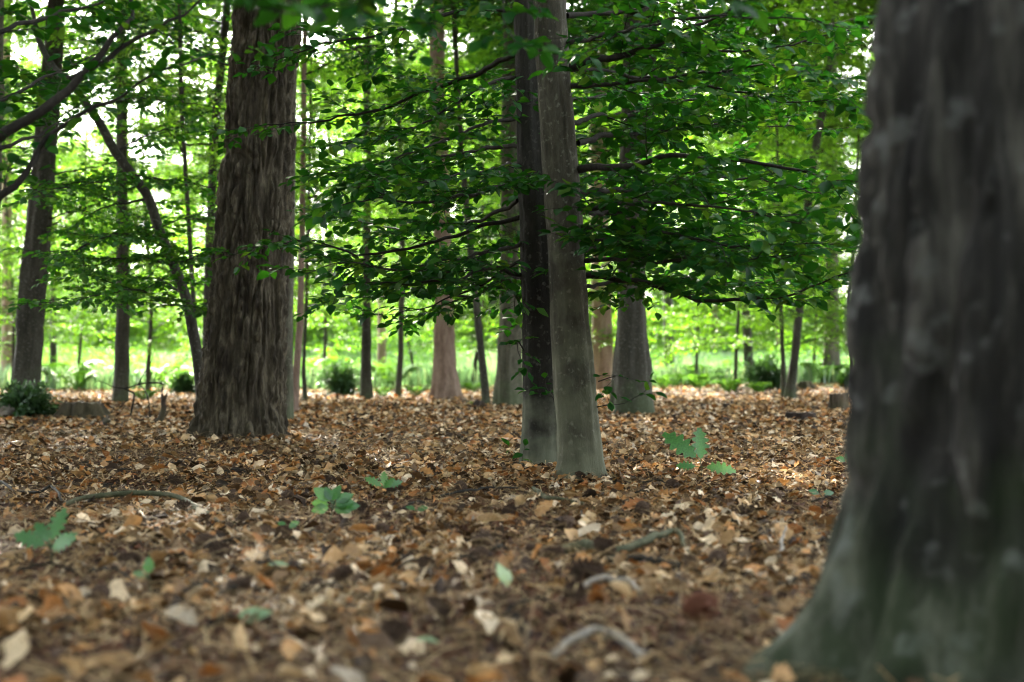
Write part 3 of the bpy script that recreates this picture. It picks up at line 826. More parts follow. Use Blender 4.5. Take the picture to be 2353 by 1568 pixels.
# ---- leaning sapling behind the big pine, with a fork
def leaning():
    d = 13.2
    loc = P(462, 1000, d); loc[2] = G(loc[0], loc[1])
    root = thing('beech_sapling', 'slender beech leaning to the left out from behind the big pine', 'tree', loc)
    def part(name, px, r, sides=14):
        pts = resample([P(*q) for q in px], 60)
        rad = np.interp(np.linspace(0, 1, 60), np.linspace(0, 1, len(r)), r)
        jit = np.stack([vnoise(np.stack([np.arange(60) * .35, np.full(60, k * 7.), np.zeros(60)], -1), 3) for k in range(3)], -1)
        mb = MB(); tube(mb, pts + jit * rad[:, None] * .25 - loc, rad, sides)
        return link(name, mb.mesh(name, M_DARKBEECH), root)
    part('trunk', [(468, 1010, d), (464, 930, d), (457, 850, d), (436, 710, d), (398, 605, d), (362, 520, d), (338, 455, d), (300, 400, d), (266, 350, d), (235, 295, d), (205, 248, d), (160, 185, d), (128, 160, d + .3), (90, 90, d + .5), (60, -40, d + 1)], [.055, .05, .046, .04, .03, .012])
    limbs = [
        [(305, 402, d), (360, 408, d - .2), (430, 420, d - .3), (500, 432, d - .3), (560, 430, d - .2)],
        [(338, 455, d), (250, 470, d + .3), (190, 500, d + .6), (140, 540, d + .9)],
        [(398, 605, d), (330, 590, d - .6), (250, 600, d - 1.1), (170, 640, d - 1.6)],
        [(425, 680, d), (350, 640, d + .6), (280, 650, d + 1.2), (220, 680, d + 1.7)],
        [(266, 350, d), (330, 320, d + .4), (400, 300, d + .7), (480, 290, d + 1.0)],
        [(205, 248, d), (260, 230, d - .4), (330, 225, d - .8), (410, 240, d - 1.2)],
        [(362, 520, d), (430, 500, d + .6), (500, 510, d + 1.2)],
        [(398, 605, d), (440, 590, d - .5), (490, 585, d - 1.0), (560, 580, d - 1.6)],
        [(300, 400, d), (220, 420, d - .7), (130, 430, d - 1.3), (40, 470, d - 1.9)],
        [(436, 710, d), (360, 690, d - .8), (280, 670, d - 1.5), (190, 680, d - 2.1), (110, 700, d - 2.6)],
        [(362, 520, d), (280, 540, d - .8), (190, 560, d - 1.5), (90, 590, d - 2.2)],
        [(160, 185, d), (110, 230, d - .4), (60, 280, d - .8), (0, 300, d - 1.1)],
    ]
    r = random.Random(5)
    for k, px in enumerate(limbs):
        tw, lv = [], []
        grow([P(*q) for q in px], .014, r, tw, lv, gap=.15, tw_len=.72, leaf=.074, flat=.22, droop=.05)
        b = link('branch', wood_mb(tw, loc).mesh('branch', M_TWIG), root)
        pos, Rm, sz = leaf_arrays(lv)
        mb = MB(); scatter(mb, GREEN_LEAVES[:3], pos - loc, Rm, sz)
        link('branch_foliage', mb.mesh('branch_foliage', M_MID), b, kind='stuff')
leaning()

# ---- trees of the middle distance
T = tree
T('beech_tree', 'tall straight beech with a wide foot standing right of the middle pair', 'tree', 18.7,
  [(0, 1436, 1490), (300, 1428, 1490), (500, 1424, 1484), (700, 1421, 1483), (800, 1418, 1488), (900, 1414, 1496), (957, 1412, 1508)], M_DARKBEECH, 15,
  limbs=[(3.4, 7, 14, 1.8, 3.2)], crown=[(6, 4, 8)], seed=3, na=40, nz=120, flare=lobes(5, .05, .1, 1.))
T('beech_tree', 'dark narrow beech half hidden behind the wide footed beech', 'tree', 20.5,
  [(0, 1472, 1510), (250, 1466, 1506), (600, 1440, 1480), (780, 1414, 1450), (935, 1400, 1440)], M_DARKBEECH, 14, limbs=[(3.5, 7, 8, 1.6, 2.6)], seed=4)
T('pine_tree', 'pale pinkish trunk in the gap between the middle pair and the wide footed beech', 'tree', 36,
  [(0, 1355, 1392), (400, 1357, 1396), (700, 1361, 1404), (885, 1360, 1412)], M_REDPINE, 18, crown=[(10, 4, 8)], seed=5)
T('pine_tree', 'reddish brown trunk with spreading buttress roots at the far edge of the litter', 'tree', 27,
  [(0, 985, 1020), (250, 988, 1026), (500, 993, 1035), (700, 996, 1044), (800, 996, 1048), (870, 993, 1053), (924, 990, 1058)], M_REDPINE, 17,
  limbs=[(3.6, 6.5, 8, 2, 3)], crown=[(8, 4, 8)], seed=6, na=64, nz=160, disp=pine_disp(.025, .12, 21, .3), flare=lobes(7, .3, .2, .5))
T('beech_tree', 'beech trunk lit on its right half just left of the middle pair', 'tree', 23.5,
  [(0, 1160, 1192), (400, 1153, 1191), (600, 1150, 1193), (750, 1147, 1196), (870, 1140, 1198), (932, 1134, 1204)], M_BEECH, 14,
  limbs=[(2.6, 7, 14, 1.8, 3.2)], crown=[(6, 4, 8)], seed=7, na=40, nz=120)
T('beech_sapling', 'thin dark sapling curving left beside a dark root mound', 'tree', 23,
  [(0, 1036, 1046), (350, 1054, 1066), (500, 1067, 1081), (640, 1080, 1096), (750, 1091, 1108), (860, 1102, 1120), (932, 1108, 1127)], M_DARKBEECH, 8,
  limbs=[(1.5, 6, 16, 1.2, 2.4)], seed=8, young=True)
T('beech_tree', 'slim dark trunk beside the bushy spruce left of the middle', 'tree', 27,
  [(0, 838, 852), (400, 835, 852), (700, 833, 851), (850, 830, 853), (922, 826, 857)], M_DARKBEECH, 11, limbs=[(2.0, 8, 20, 1.6, 2.8)], seed=9, young=True)
T('beech_tree', 'faint pale trunk between two slim trunks left of the reddish one', 'tree', 46,
  [(0, 868, 884), (700, 868, 886), (880, 867, 888)], M_REDPINE, 14, limbs=[(3, 10, 14, 2, 3.4)], seed=10, young=True)
T('beech_sapling', 'thin bowed sapling left of the reddish buttressed trunk', 'tree', 31,
  [(0, 905, 915), (500, 918, 929), (700, 916, 929), (820, 914, 927), (912, 907, 922)], M_DARKBEECH, 9, limbs=[(1.9, 8, 18, 1.4, 2.6)], seed=11, young=True)
T('beech_tree', 'pale grey beech close behind the right edge of the big pine', 'tree', 16,
  [(0, 662, 682), (500, 652, 676), (750, 646, 672), (900, 645, 672), (976, 643, 675)], M_BEECH, 12, limbs=[(3.2, 8, 14, 1.6, 2.6)], seed=12, crown=[(6, 3, 6)])
T('beech_sapling', 'slender brown sapling right beside the pale beech behind the big pine', 'tree', 20,
  [(0, 696, 706), (550, 688, 701), (750, 681, 697), (860, 673, 689), (946, 668, 685)], M_REDPINE, 9, limbs=[(2.0, 7, 18, 1.2, 2.4)], seed=13, young=True)
T('beech_sapling', 'short dark bent sapling in front of the bright gap right of the big pine', 'tree', 26,
  [(400, 708, 714), (700, 700, 708), (850, 693, 702), (925, 696, 708)], M_DARKBEECH, 7, limbs=[(1.6, 6, 12, 1.2, 2.2)], seed=14, young=True)
T('beech_tree', 'leaning beech rising from the dark shrub at the left edge', 'tree', 18.7,
  [(0, 112, 148), (200, 95, 138), (500, 66, 119), (600, 56, 110), (700, 46, 102), (800, 37, 97), (900, 26, 90), (957, 20, 88)], M_DARKBEECH, 14,
  limbs=[(2.2, 7, 16, 1.8, 3.0)], crown=[(6, 4, 8)], seed=15, na=40, nz=120)
T('beech_tree', 'straight slim beech behind the flat mossy stump', 'tree', 23,
  [(0, 268, 288), (450, 270, 294), (700, 268, 297), (850, 262, 294), (935, 256, 294)], M_DARKBEECH, 13, limbs=[(2.3, 8, 18, 1.6, 2.8)], seed=16, young=True)
T('beech_tree', 'distant dark thin trunk right of the leaning left beech', 'tree', 42,
  [(0, 116, 128), (700, 115, 129), (890, 114, 131)], M_DARKBEECH, 13, limbs=[(3, 10, 14, 2, 3.4)], seed=17, young=True)
T('beech_tree', 'distant trunk cut by the left edge of the picture', 'tree', 40,
  [(0, 6, 26), (700, 5, 28), (892, 2, 30)], M_REDPINE, 14, limbs=[(3, 10, 16, 2, 3.4)], seed=18, young=True)
T('beech_tree', 'distant slim trunk in the bright gap right of the wide footed beech', 'tree', 45,
  [(0, 1520, 1534), (700, 1524, 1545), (852, 1526, 1550)], M_DARKBEECH, 13, limbs=[(3, 10, 20, 2, 3.4)], seed=19, young=True)
T('beech_tree', 'distant dark crooked trunk rising from a bushy shrub on the right', 'tree', 40,
  [(0, 1700, 1716), (650, 1702, 1720), (760, 1706, 1727), (868, 1712, 1734)], M_DARKBEECH, 12, limbs=[(2.0, 9, 20, 2, 3.2)], seed=20, young=True)
T('beech_sapling', 'tilted slender beech leaning right near the low dark stump', 'tree', 28,
  [(0, 1915, 1930), (150, 1900, 1917), (400, 1855, 1873), (550, 1840, 1858), (650, 1834, 1852), (800, 1820, 1838), (870, 1810, 1830), (922, 1800, 1828)], M_DARKBEECH, 10,
  limbs=[(1.6, 7, 20, 1.5, 2.8)], seed=21, young=True)
T('beech_tree', 'two toned grey trunk at the far right beside the blurred pine', 'tree', 37,
  [(0, 1898, 1922), (600, 1896, 1924), (800, 1893, 1928), (893, 1888, 1932)], M_BEECH, 15, limbs=[(3, 9, 14, 2, 3.2)], crown=[(6, 4, 8)], seed=22, young=True)
T('beech_tree', 'slanting trunk showing above the leaning sapling left of the big pine', 'tree', 21,
  [(0, 514, 532), (120, 502, 520), (280, 486, 504), (600, 470, 490), (940, 462, 484)], M_DARKBEECH, 12, limbs=[(2.6, 8, 16, 1.6, 2.8)], seed=23, young=True)
T('beech_sapling', 'thin upright sapling among the leaves left of the big pine', 'tree', 17.5,
  [(0, 408, 416), (250, 412, 422), (500, 428, 438), (700, 440, 450), (960, 452, 464)], M_DARKBEECH, 8, limbs=[(2.0, 6, 16, 1.2, 2.2)], seed=24, young=True)

# ---- young beeches in the middle distance, almost hidden by their own leaves
r = random.Random(21)
n = 0
for px, d in ((180, 38), (340, 31), (480, 34), (600, 30), (745, 38), (950, 41), (1090, 37), (1240, 32), (1330, 36), (1600, 38), (1690, 33), (1800, 30), (1870, 38), (1960, 31), (2080, 30),
              (-120, 26), (-260, 30), (2260, 26), (1450, 40), (2010, 24), (30, 32)):
    q = P(px, 850, d); x = q[0]; z = G(x, d); w = r.uniform(.035, .06); ln = r.uniform(-.06, .06)
    cv = r.uniform(-.25, .25)
    rows = [[x, d, z - .1, w * 1.3], [x, d, z + .5, w], [x + cv + ln * 2, d, z + 2, w * .9], [x + cv * .4 + ln * 5, d, z + 4.5, w * .7], [x + ln * 9, d, z + 10, w * .2]]
    tree('beech_sapling', 'thin young beech in the background almost hidden by its own leaves', 'tree', d, None, M_DARKBEECH, 10, rows=rows, na=10, nz=20,
         limbs=[(1.0, 2.6, 9, 1.3, 2.6), (2.4, 9.5, 28, 1.4, 3.2)], crown=(8.0, 3.6, 7), young=True, seed=300 + n, group='young beeches filling the background')
    n += 1

# ---- background wood beyond the meadow
r = random.Random(77)
n = 0
spots = []
for k in range(900):
    d = r.uniform(68, 140); x = r.uniform(-.5, .52) * d
    if all((x - a) ** 2 + (d - b) ** 2 > 20 for a, b in spots):
        spots.append((x, d))
    if len(spots) >= 110: break
for x, d in spots:
    w = r.uniform(.14, .32); z = G(x, d); lean = r.uniform(-.03, .03); k = 1 + max(0, d - 72) / (200 if -.32 < x / d < -.24 else 58)
    rows = [[x, d, z - .1, w * 1.2], [x, d, z + .6, w], [x + lean * 8, d, z + 8 * k, w * .75], [x + lean * 16, d, z + 15 * k, w * .3]]
    tree('forest_tree', 'faint distant tree of the wood beyond the bright meadow', 'tree', d, None, r.choice((M_BEECH, M_DARKBEECH, M_REDPINE)), 15, rows=rows, na=10, nz=14,
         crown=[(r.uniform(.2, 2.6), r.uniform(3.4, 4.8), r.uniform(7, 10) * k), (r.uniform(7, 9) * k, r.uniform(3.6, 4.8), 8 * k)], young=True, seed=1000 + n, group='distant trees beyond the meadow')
    n += 1

# ---- overstorey added outside the frame to shade the glade
for x, d, h in ((-7.5, 9, 15), (-9, 16, 16), (9, 20, 16), (-12, 24, 16), (13, 28, 16), (-5.5, 14.5, 15), (4.2, 14, 14), (-6, 2.5, 15), (-4.5, -5, 15), (-.5, -8, 16), (-11, -2, 16), (-3.6, 7.0, 14), (-8, -11, 15), (-14, -7, 15), (-3, -15, 15), (-17, 2, 15), (3, -20, 15), (-10, -20, 15), (-20, -14, 15), (10, -22, 15), (-15, 10, 15), (-19, 18, 16), (6.0, -6.5, 14), (9, -13, 15), (14, -4, 15), (17, 8, 15), (18, -14, 15)):
    z = G(x, d)
    rows = [[x, d, z - .1, .24], [x, d, z + .5, .2], [x + .2, d, z + 7, .16], [x, d, z + h, .04]]
    tree('beech_tree', 'tall canopy beech added out of view to shade the leaf litter', 'tree', d, None, M_BEECH, h, rows=rows, na=20, nz=40,
         limbs=[(3.6, 7, 8, 1.8, 3)] if d > 8 else [], crown=[(5.5 if d > 8 else (4.4 if abs(x) > 2.5 else 3.2), 4.6, 9)] + ([(.8, 4.2, 6)] if d < -6 or abs(x) > 13 else []), seed=int(50 + x * 3 + d), group='canopy beeches added out of view for shade')

# ------------------------------------------------------------------ leaf litter
def frustum_pts(d0, d1, dens, k=.42, w0=.6):
    n = int(dens * (k * (d1 ** 2 - d0 ** 2) + 2 * w0 * (d1 - d0)))
    d = rng.uniform(d0, d1, n * 2)
    d = d[rng.random(n * 2) < (k * d + w0) / (k * d1 + w0)][:n]
    x = rng.uniform(-1, 1, len(d)) * (k * d + w0)
    return x, d
BARE = [(*P(px, py, 1961 / (py - 850))[:2], q) for px, py, q in ((110, 1385, .20), (330, 1400, .16), (260, 1500, .22), (480, 1480, .15), (1110, 1325, .16), (1050, 1420, .13), (760, 1540, .2), (1120, 1530, .14),
        (1620, 1540, .15), (860, 1330, .12), (560, 1040, .7), (330, 1060, .5))]
def bare(x, y):
    p = np.stack([x, y, np.zeros_like(x)], -1)
    e = sum(np.exp(-((x - a) ** 2 + (y - b) ** 2) / (r_ * r_)) for a, b, r_ in BARE)
    return sstep(.0, .42, e * 1.1 + vnoise(p * 1.5, 41) + .5 * vnoise(p * 4, 42))     # patches where humus shows

def litter(name, d0, d1, dens, shapes, s0, s1, tilt, lift, m=None, keep=None):
    x, y = frustum_pts(d0, d1, dens)
    if keep is not None:
        k = rng.random(len(x)) < keep(x, y); x, y = x[k], y[k]
    n = len(x)
    z = ground(x, y) + rng.random(n) ** 1.5 * lift + .002
    Rm = frames2(rng.uniform(0, 6.283, n), np.stack([rng.normal(0, tilt, n), rng.normal(0, tilt, n), np.ones(n)], -1))
    mb = MB(); scatter(mb, shapes, np.stack([x, y, z], -1), Rm, rng.uniform(s0, s1, n) * rng.choice([.45, .65, .8, 1, 1, 1.3], n))
    return link(name, mb.mesh(name, m or M_DRY), kind='stuff')
lk = lambda x, y: 1 - .92 * np.clip(bare(x, y) * (1 + .9 * sstep(5, 2.5, y)), 0, 1)
litter('leaf_litter', 1.2, 4.6, 950, DRY_LEAVES, .028, .078, .55, .05, keep=lk)
litter('leaf_litter', 4.6, 11, 700, DRY_LEAVES[:10], .03, .08, .55, .06, keep=lk)
litter('leaf_litter', 11, 25, 330, DRY4, .06, .095, .45, .05)
litter('leaf_litter', 25, 44, 60, DRY4, .08, .12, .4, .05)
# crumbs of humus and bark
CR = [(np.array([(-.5, -.3, -.2), (.5, -.25, -.2), (.1, .5, -.2), (0, .05, .45)]) * (1 + .3 * k), np.array([(0, 1, 3), (1, 2, 3), (2, 0, 3)])) for k in range(2)]
litter('humus', 1.2, 6.5, 3600, CR, .008, .036, .6, .02, M_CRUMB, keep=lambda x, y: .3 + .7 * bare(x, y))
litter('humus', 6.5, 12, 500, CR, .015, .03, .6, .02, M_CRUMB)
# pine needles and straw
ND = [(np.array([(-.5, -.011, 0), (0, -.013, .05 + .03 * k), (.5, 0, 0), (0, .013, .05 + .03 * k), (-.5, .011, 0)]), np.array([(0, 1, 3), (0, 3, 4), (1, 2, 3)])) for k in range(3)]
litter('pine_needles', 1.2, 6, 2200, ND, .07, .14, .14, .07, M_STRAW)
litter('pine_needles', 6, 13.5, 700, ND, .09, .16, .15, .075, M_STRAW)

# broken bits of leaf between the whole ones
litter('leaf_fragments', 1.2, 5, 1900, DRY4, .012, .03, .6, .05, keep=lk)
litter('leaf_fragments', 5, 11, 900, DRY4, .015, .035, .6, .055, keep=lk)
# leaves banked up against the feet of the near trunks
def banked(cx, cy, r0, n, h):
    a = rng.uniform(0, 6.283, n); rad = r0 * (1 + np.abs(rng.normal(0, .35, n)))
    x, y = cx + rad * np.cos(a), cy + rad * np.sin(a)
    z = ground(x, y) + h * np.exp(-(rad / r0 - 1) * 4) * rng.random(n) + .01
    Rm = frames2(rng.uniform(0, 6.283, n), np.stack([np.cos(a) * .5 + rng.normal(0, .4, n), np.sin(a) * .5 + rng.normal(0, .4, n), np.ones(n)], -1))
    mb = MB(); scatter(mb, DRY_LEAVES, np.stack([x, y, z], -1), Rm, rng.uniform(.035, .08, n))
    link('leaf_litter', mb.mesh('leaf_litter', M_DRY), kind='stuff')
for t_, r_, n_ in ((front.rows, .17, 130), (back.rows, .19, 130)): banked(t_[0][0], t_[0][1], r_, n_, .06)
banked(*rows_px(11.9, pine_spec)[0][:2], .42, 260, .07)
banked(*rows_px(18.7, [(957, 1412, 1508)])[0][:2], .30, 120, .08)

# single leaves lying loose on top
DRY_MESH = []
for v, f in DRY_LEAVES:
    mb = MB(); mb.add(v, f); DRY_MESH.append(mb.mesh('fallen_leaf', M_DRY))
r = random.Random(4)
n = 0
while n < 280:
    d = 2.2 + 4.2 * r.random() ** 1.4; x = r.uniform(-.37, .26) * d
    if x > .2 * d and d < 3.3: continue
    o = link('fallen_leaf', DRY_MESH[r.randrange(10)], None, (x, d, G(x, d) + .045 + r.random() * .015))
    o.rotation_euler = (r.gauss(0, .45), r.gauss(0, .45), r.uniform(0, 6.28)); s = r.uniform(.06, .098); o.scale = (s, s, s)
    tag(o, 'curled dry brown leaf lying loose on top of the foreground litter', 'leaf', 'loose fallen leaves in the foreground')
    n += 1

# ------------------------------------------------------------------ pine cones
def cone_mesh(m):
    mb = MB(); n = 70
    tube(mb, [(0, 0, -.48), (0, 0, -.3), (0, 0, 0), (0, 0, .3), (0, 0, .48)], [.06, .2, .24, .14, .03], 8)
    for k in range(n):
        t = (k + .5) / n; a = k * 2.39996; z = -.46 + .94 * t
        rr_ = .20 * math.sin(math.pi * min(1, .12 + .86 * t)) ** .8 + .06
        u = np.array([math.cos(a), math.sin(a), 0]); w = np.array([-math.sin(a), math.cos(a), 0]); q = np.array([0, 0, 1.])
        L, hw = .24 * (1 - .45 * t), .10 * (1 - .4 * t)
        b = u * rr_ * .8 + q * z
        tip = b + u * L + q * (.16 * L + .1 * t)
        v = [b - w * hw * .5, b + w * hw * .5, tip + w * hw, tip - w * hw, tip + u * .03 + q * .06, b + q * .07]
        mb.add(np.array(v), np.array([(0, 1, 2, 3)])); mb.add(np.array(v), np.array([(3, 2, 4), (0, 3, 4), (2, 1, 4), (0, 4, 5), (4, 1, 5)]))
    return mb.mesh('pine_cone', m, smooth=False)
CONE, REDCONE = cone_mesh(M_CONE), cone_mesh(M_REDCONE)
def gp(px, py):
    """where the ground is seen at a picture position"""
    lo, hi = 1.0, 120.0
    for _ in range(40):
        mid = (lo + hi) / 2
        q = P(px, py, mid)
        if q[2] > G(q[0], q[1]): lo = mid
        else: hi = mid
    return P(px, py, (lo + hi) / 2)
def put_cone(px, py, s, label, me, r, group=None):
    s *= 1.3
    q = gp(px, py)
    o = link('pine_cone', me, None, (q[0], q[1], q[2] + s * .28 + .045))
    o.rotation_euler = (r.uniform(1.1, 1.9), r.uniform(-.3, .3), r.uniform(0, 6.28)); o.scale = (s, s, s)
    tag(o, label, 'pine cone', group)
r = random.Random(9)
put_cone(1345, 1372, .065, 'large dark open pine cone right of the pale green leaf', CONE, r)
put_cone(1648, 1335, .05, 'grey open pine cone near the foot of the blurred right pine', CONE, r)
put_cone(1610, 1465, .062, 'reddish brown pine cone in the near foreground by the right pine', REDCONE, r)
put_cone(470, 1290, .05, 'dark pine cone among leaves right of the bottom left seedling', CONE, r)
CS = [(505, 1310), (980, 1345), (1110, 1285), (1230, 1310), (1270, 1320), (1170, 1210), (1475, 1210), (1610, 1235), (300, 1340), (560, 1230), (320, 1235), (650, 1265), (830, 1205), (990, 1100), (760, 1130), (1300, 1245),
      (880, 1255), (1390, 1305), (1320, 1420), (780, 1375), (545, 1405), (1700, 1210), (1785, 1175), (1100, 1330), (660, 1170), (420, 1200), (905, 1525), (230, 1420), (1540, 1140), (400, 1130), (1060, 1150)]
for c in CS: put_cone(c[0], c[1], r.uniform(.038, .055), 'small dark open pine cone lying among the fallen leaves', CONE, r, 'small pine cones in the litter')

# ------------------------------------------------------------------ seedlings and green leaves on the floor
def oak_leaf_shape(n=5):
    xs = np.linspace(0, 1, 17); v, f = [], []
    for x in xs:
        w = .30 * math.sin(math.pi * min(.98, x * .9 + .06)) ** .8 * (.72 + .34 * math.cos(x * n * 2 * math.pi)) + .01
        if x == 0: w = .012
        z = -.18 * x * x
        v += [(x, w, z + .12 * w), (x, 0, z), (x, -w, z + .12 * w)]
    for k in range(16):
        a, b = 3 * k, 3 * k + 3
        f += [(a, a + 1, b + 1, b), (a + 1, a + 2, b + 2, b + 1)]
    return np.array(v, float), np.array(f)
OAK = oak_leaf_shape()
mb = MB(); mb.add(*OAK); OAK_MESH = mb.mesh('leaf', M_SEED)
mb = MB(); mb.add(*GREEN_LEAVES[1]); BL_MESH = mb.mesh('leaf', M_SEED)
mb = MB(); mb.add(*GREEN_LEAVES[3]); PALE_MESH = mb.mesh('leaf', M_PALE)
SPREAD = .16
def seedling(name, label, px, py, height, lvs, me, leaf, seed):
    q = gp(px, py) + np.array([0, 0, .03]); r = random.Random(seed)
    root = thing(name, label, 'seedling', q)
    mb = MB(); top = np.array([r.uniform(-.01, .01), 0, height])
    tube(mb, [(0, 0, -.01), top * .5 + np.array([.004, 0, 0]), top], [.004, .003, .002], 5)
    link('stem', mb.mesh('stem', M_MOSSYSTICK), root)
    for az, el, k, t in lvs:
        o = link('leaf', me, root, Vector(tuple(top * t)))
        dr = np.array([[math.cos(math.radians(az)) * math.cos(math.radians(el)), .5 * math.sin(math.radians(az)) * math.cos(math.radians(el)), math.sin(math.radians(el))]])
        Rm = frames(dr, np.array([[r.gauss(0, .2), -1 + r.gauss(0, .25), .55 + r.gauss(0, .2)]]))[0] * leaf * k
        M4 = np.eye(4); M4[:3, :3] = Rm; M4[:3, 3] = top * t + dr[0] * leaf * SPREAD
        mb = MB(); tube(mb, [top * t, top * t + dr[0] * leaf * SPREAD], [.002, .0016], 4); link('leaf_stalk', mb.mesh('leaf_stalk', M_SEED), root)
        o.matrix_local = Matrix(M4.tolist())
seedling('oak_seedling', 'oak seedling with lobed bright leaves right of the middle trunks', 1612, 1108, .08,
         [(158, 38, 1.1, 1), (85, 62, .9, .8), (-15, -2, .8, .6), (190, 6, .5, .6)], OAK_MESH, .19, 1)
seedling('beech_seedling', 'green seedling with rounded glossy leaves left of the middle trunks', 758, 1212, .06,
         [(160, 40, 1.0, 1), (178, 8, .8, .9), (5, 4, 1.1, .8), (-12, 12, .9, .9), (75, 42, .9, 1), (-150, -8, .8, .8), (-35, -5, .8, .7), (20, 25, .9, 1), (140, 60, .7, 1)], BL_MESH, .085, 2)
seedling('oak_seedling', 'soft green oak seedling among the leaves at the bottom left', 118, 1318, .055,
         [(70, 55, .9, 1), (170, 20, .9, .9), (-60, 15, .9, .8), (120, 30, .8, 1), (20, 30, .6, .9)], OAK_MESH, .115, 3)
seedling('oak_seedling', 'tiny pale oak seedling beside the glossy rounded seedling', 884, 1152, .03, [(160, 30, 1, 1), (20, 20, .9, 1), (-70, 20, .9, .9), (90, 40, .9, 1)], OAK_MESH, .085, 4)
seedling('beech_seedling', 'tiny green sprout beside the foot of the blurred right pine', 1885, 1162, .02, [(170, 20, 1, 1), (10, 10, 1.1, 1)], BL_MESH, .05, 5)
seedling('beech_seedling', 'small green sprout high on the right litter near the blurred pine edge', 1945, 1085, .03, [(170, 20, 1, 1), (10, 10, 1.1, 1), (80, 40, 1, 1)], BL_MESH, .06, 6)
seedling('beech_seedling', 'single yellowish sprout right of the glossy rounded seedling', 958, 1200, .015, [(150, 20, 1, 1), (-30, 15, 1.1, 1)], BL_MESH, .04, 7)
seedling('beech_seedling', 'small dark green sprout in the near left foreground', 345, 1378, .03, [(95, 60, 1.1, 1), (170, 20, .9, .9)], BL_MESH, .045, 8)
seedling('beech_seedling', 'faint yellow green sprout just below the glossy rounded seedling', 662, 1245, .02, [(150, 20, 1, 1), (30, 25, 1, 1), (-60, 15, 1, 1)], BL_MESH, .04, 9)
def loose(label, px, py, me, s, rot, lift=.055):
    q = gp(px, py)
    o = link('fallen_leaf', me, None, (q[0], q[1], q[2] + lift)); o.rotation_euler = tuple(math.radians(a) for a in rot); o.scale = (s, s, s)
    tag(o, label, 'leaf')
loose('bright pale green leaf standing up in the middle foreground', 1165, 1400, PALE_MESH, .075, (20, -60, 110))
loose('pale sage green leaf with a curled tip in the near foreground', 540, 1490, PALE_MESH, .08, (30, -25, 15))
loose('mint green leaf lying flat at the bottom middle edge', 955, 1532, PALE_MESH, .05, (10, -5, 5))
loose('yellowish green leaf left of the bright pale green one', 610, 1345, PALE_MESH, .07, (15, -12, 12))
loose('small pale leaf stuck upright right of the yellowish green leaf', 1015, 1395, DRY_MESH[2], .06, (60, -50, 60))

# ------------------------------------------------------------------ sticks
def stick(name, label, px, rad, m, cat='stick', lift=.02, twigs=()):
    lift += .03; rad = [a * 1.3 for a in rad]
    q = [gp(x, y) + np.array([0, 0, lift + h]) for x, y, h in px]
    loc = q[0].copy()
    root = thing(name, label, cat, loc)
    pts = resample(q, 40)
    jit = np.stack([vnoise(np.stack([np.arange(40) * .3, np.full(40, k * 9. + q[0][0]), np.zeros(40)], -1), 5) for k in range(3)], -1)
    rr_ = np.interp(np.linspace(0, 1, 40), np.linspace(0, 1, len(rad)), rad)
    mb = MB(); tube(mb, pts + jit * .006 - loc, rr_ * (1 + .15 * jit[:, 0]), 9)
    link('stem', mb.mesh('stem', m), root)
    for t in twigs:
        tq = resample([np.array(a) if len(a) == 3 and not isinstance(a, tuple) else gp(a[0], a[1]) + np.array([0, 0, lift + a[2]]) for a in t], 14)
        mb = MB(); tube(mb, tq - loc, np.linspace(rad[-1], rad[-1] * .4, 14), 6)
        link('twig', mb.mesh('twig', m), root)
    return root
stick('fallen_branch', 'curved mossy branch lying across the left foreground litter', [(140, 1190, 0), (190, 1180, .012), (260, 1176, .03), (340, 1176, .035), (420, 1184, .02), (465, 1205, 0), (520, 1235, -.01)], [.008, .010, .010, .009, .005], M_MOSSYSTICK,
      twigs=[[(455, 1200, .01), (420, 1200, 0), (390, 1198, -.005)]])
stick('fallen_twig', 'grey forked twig at the left edge of the litter', [(0, 1138, .02), (45, 1158, .01), (95, 1165, .02), (120, 1160, .035), (150, 1190, 0)], [.006, .005, .005, .004], M_TWIG)
stick('fallen_branch', 'arched mossy branch left of the blurred right pine', [(1400, 1305, 0), (1460, 1296, .01), (1510, 1280, .02), (1555, 1272, .02), (1582, 1300, -.01)], [.010, .009, .007, .005], M_MOSSYSTICK)
stick('fallen_branch', 'straight brown stick lying below the arched mossy branch', [(1390, 1322, 0), (1470, 1327, .005), (1560, 1340, 0)], [.008, .009, .008], M_TWIG)
stick('fallen_branch', 'thick dark green stick piece left of the arched mossy branch', [(1290, 1298, 0), (1345, 1297, .006), (1420, 1300, 0)], [.012, .014, .010], M_MOSSYSTICK)
stick('fallen_twig', 'short mossy twig below the front middle trunk', [(1225, 1160, .03), (1250, 1178, .012), (1290, 1182, .01), (1340, 1186, 0)], [.006, .008, .006], M_MOSSYSTICK)
stick('fallen_twig', 'thin grey twig lying left of the front middle trunk', [(1010, 1165, 0), (1060, 1160, .01), (1120, 1152, .01), (1190, 1146, 0)], [.004, .004, .003], M_TWIG)
stick('fallen_twig', 'pale grey stick lying in the near right foreground', [(1330, 1395, 0), (1380, 1385, .01), (1440, 1392, .01), (1470, 1402, 0)], [.006, .007, .005], M_PALEWOOD)
stick('fallen_twig', 'upright pale splinter near the blurred right pine', [(1790, 1318, 0), (1798, 1300, .03), (1808, 1290, .06)], [.005, .004, .003], M_PALEWOOD)
stick('fallen_twig', 'curved bleached stem at the bottom right foreground', [(1270, 1560, 0), (1330, 1530, .01), (1390, 1520, .012), (1450, 1545, 0), (1480, 1565, 0)], [.006, .007, .006], M_PALEWOOD)
stick('fallen_log', 'pale fallen pole beside the dark shrub at the left edge', [(8, 966, .05), (40, 960, .06), (75, 955, .06)], [.05, .05, .045], M_PALEWOOD, cat='log')
r = random.Random(14)
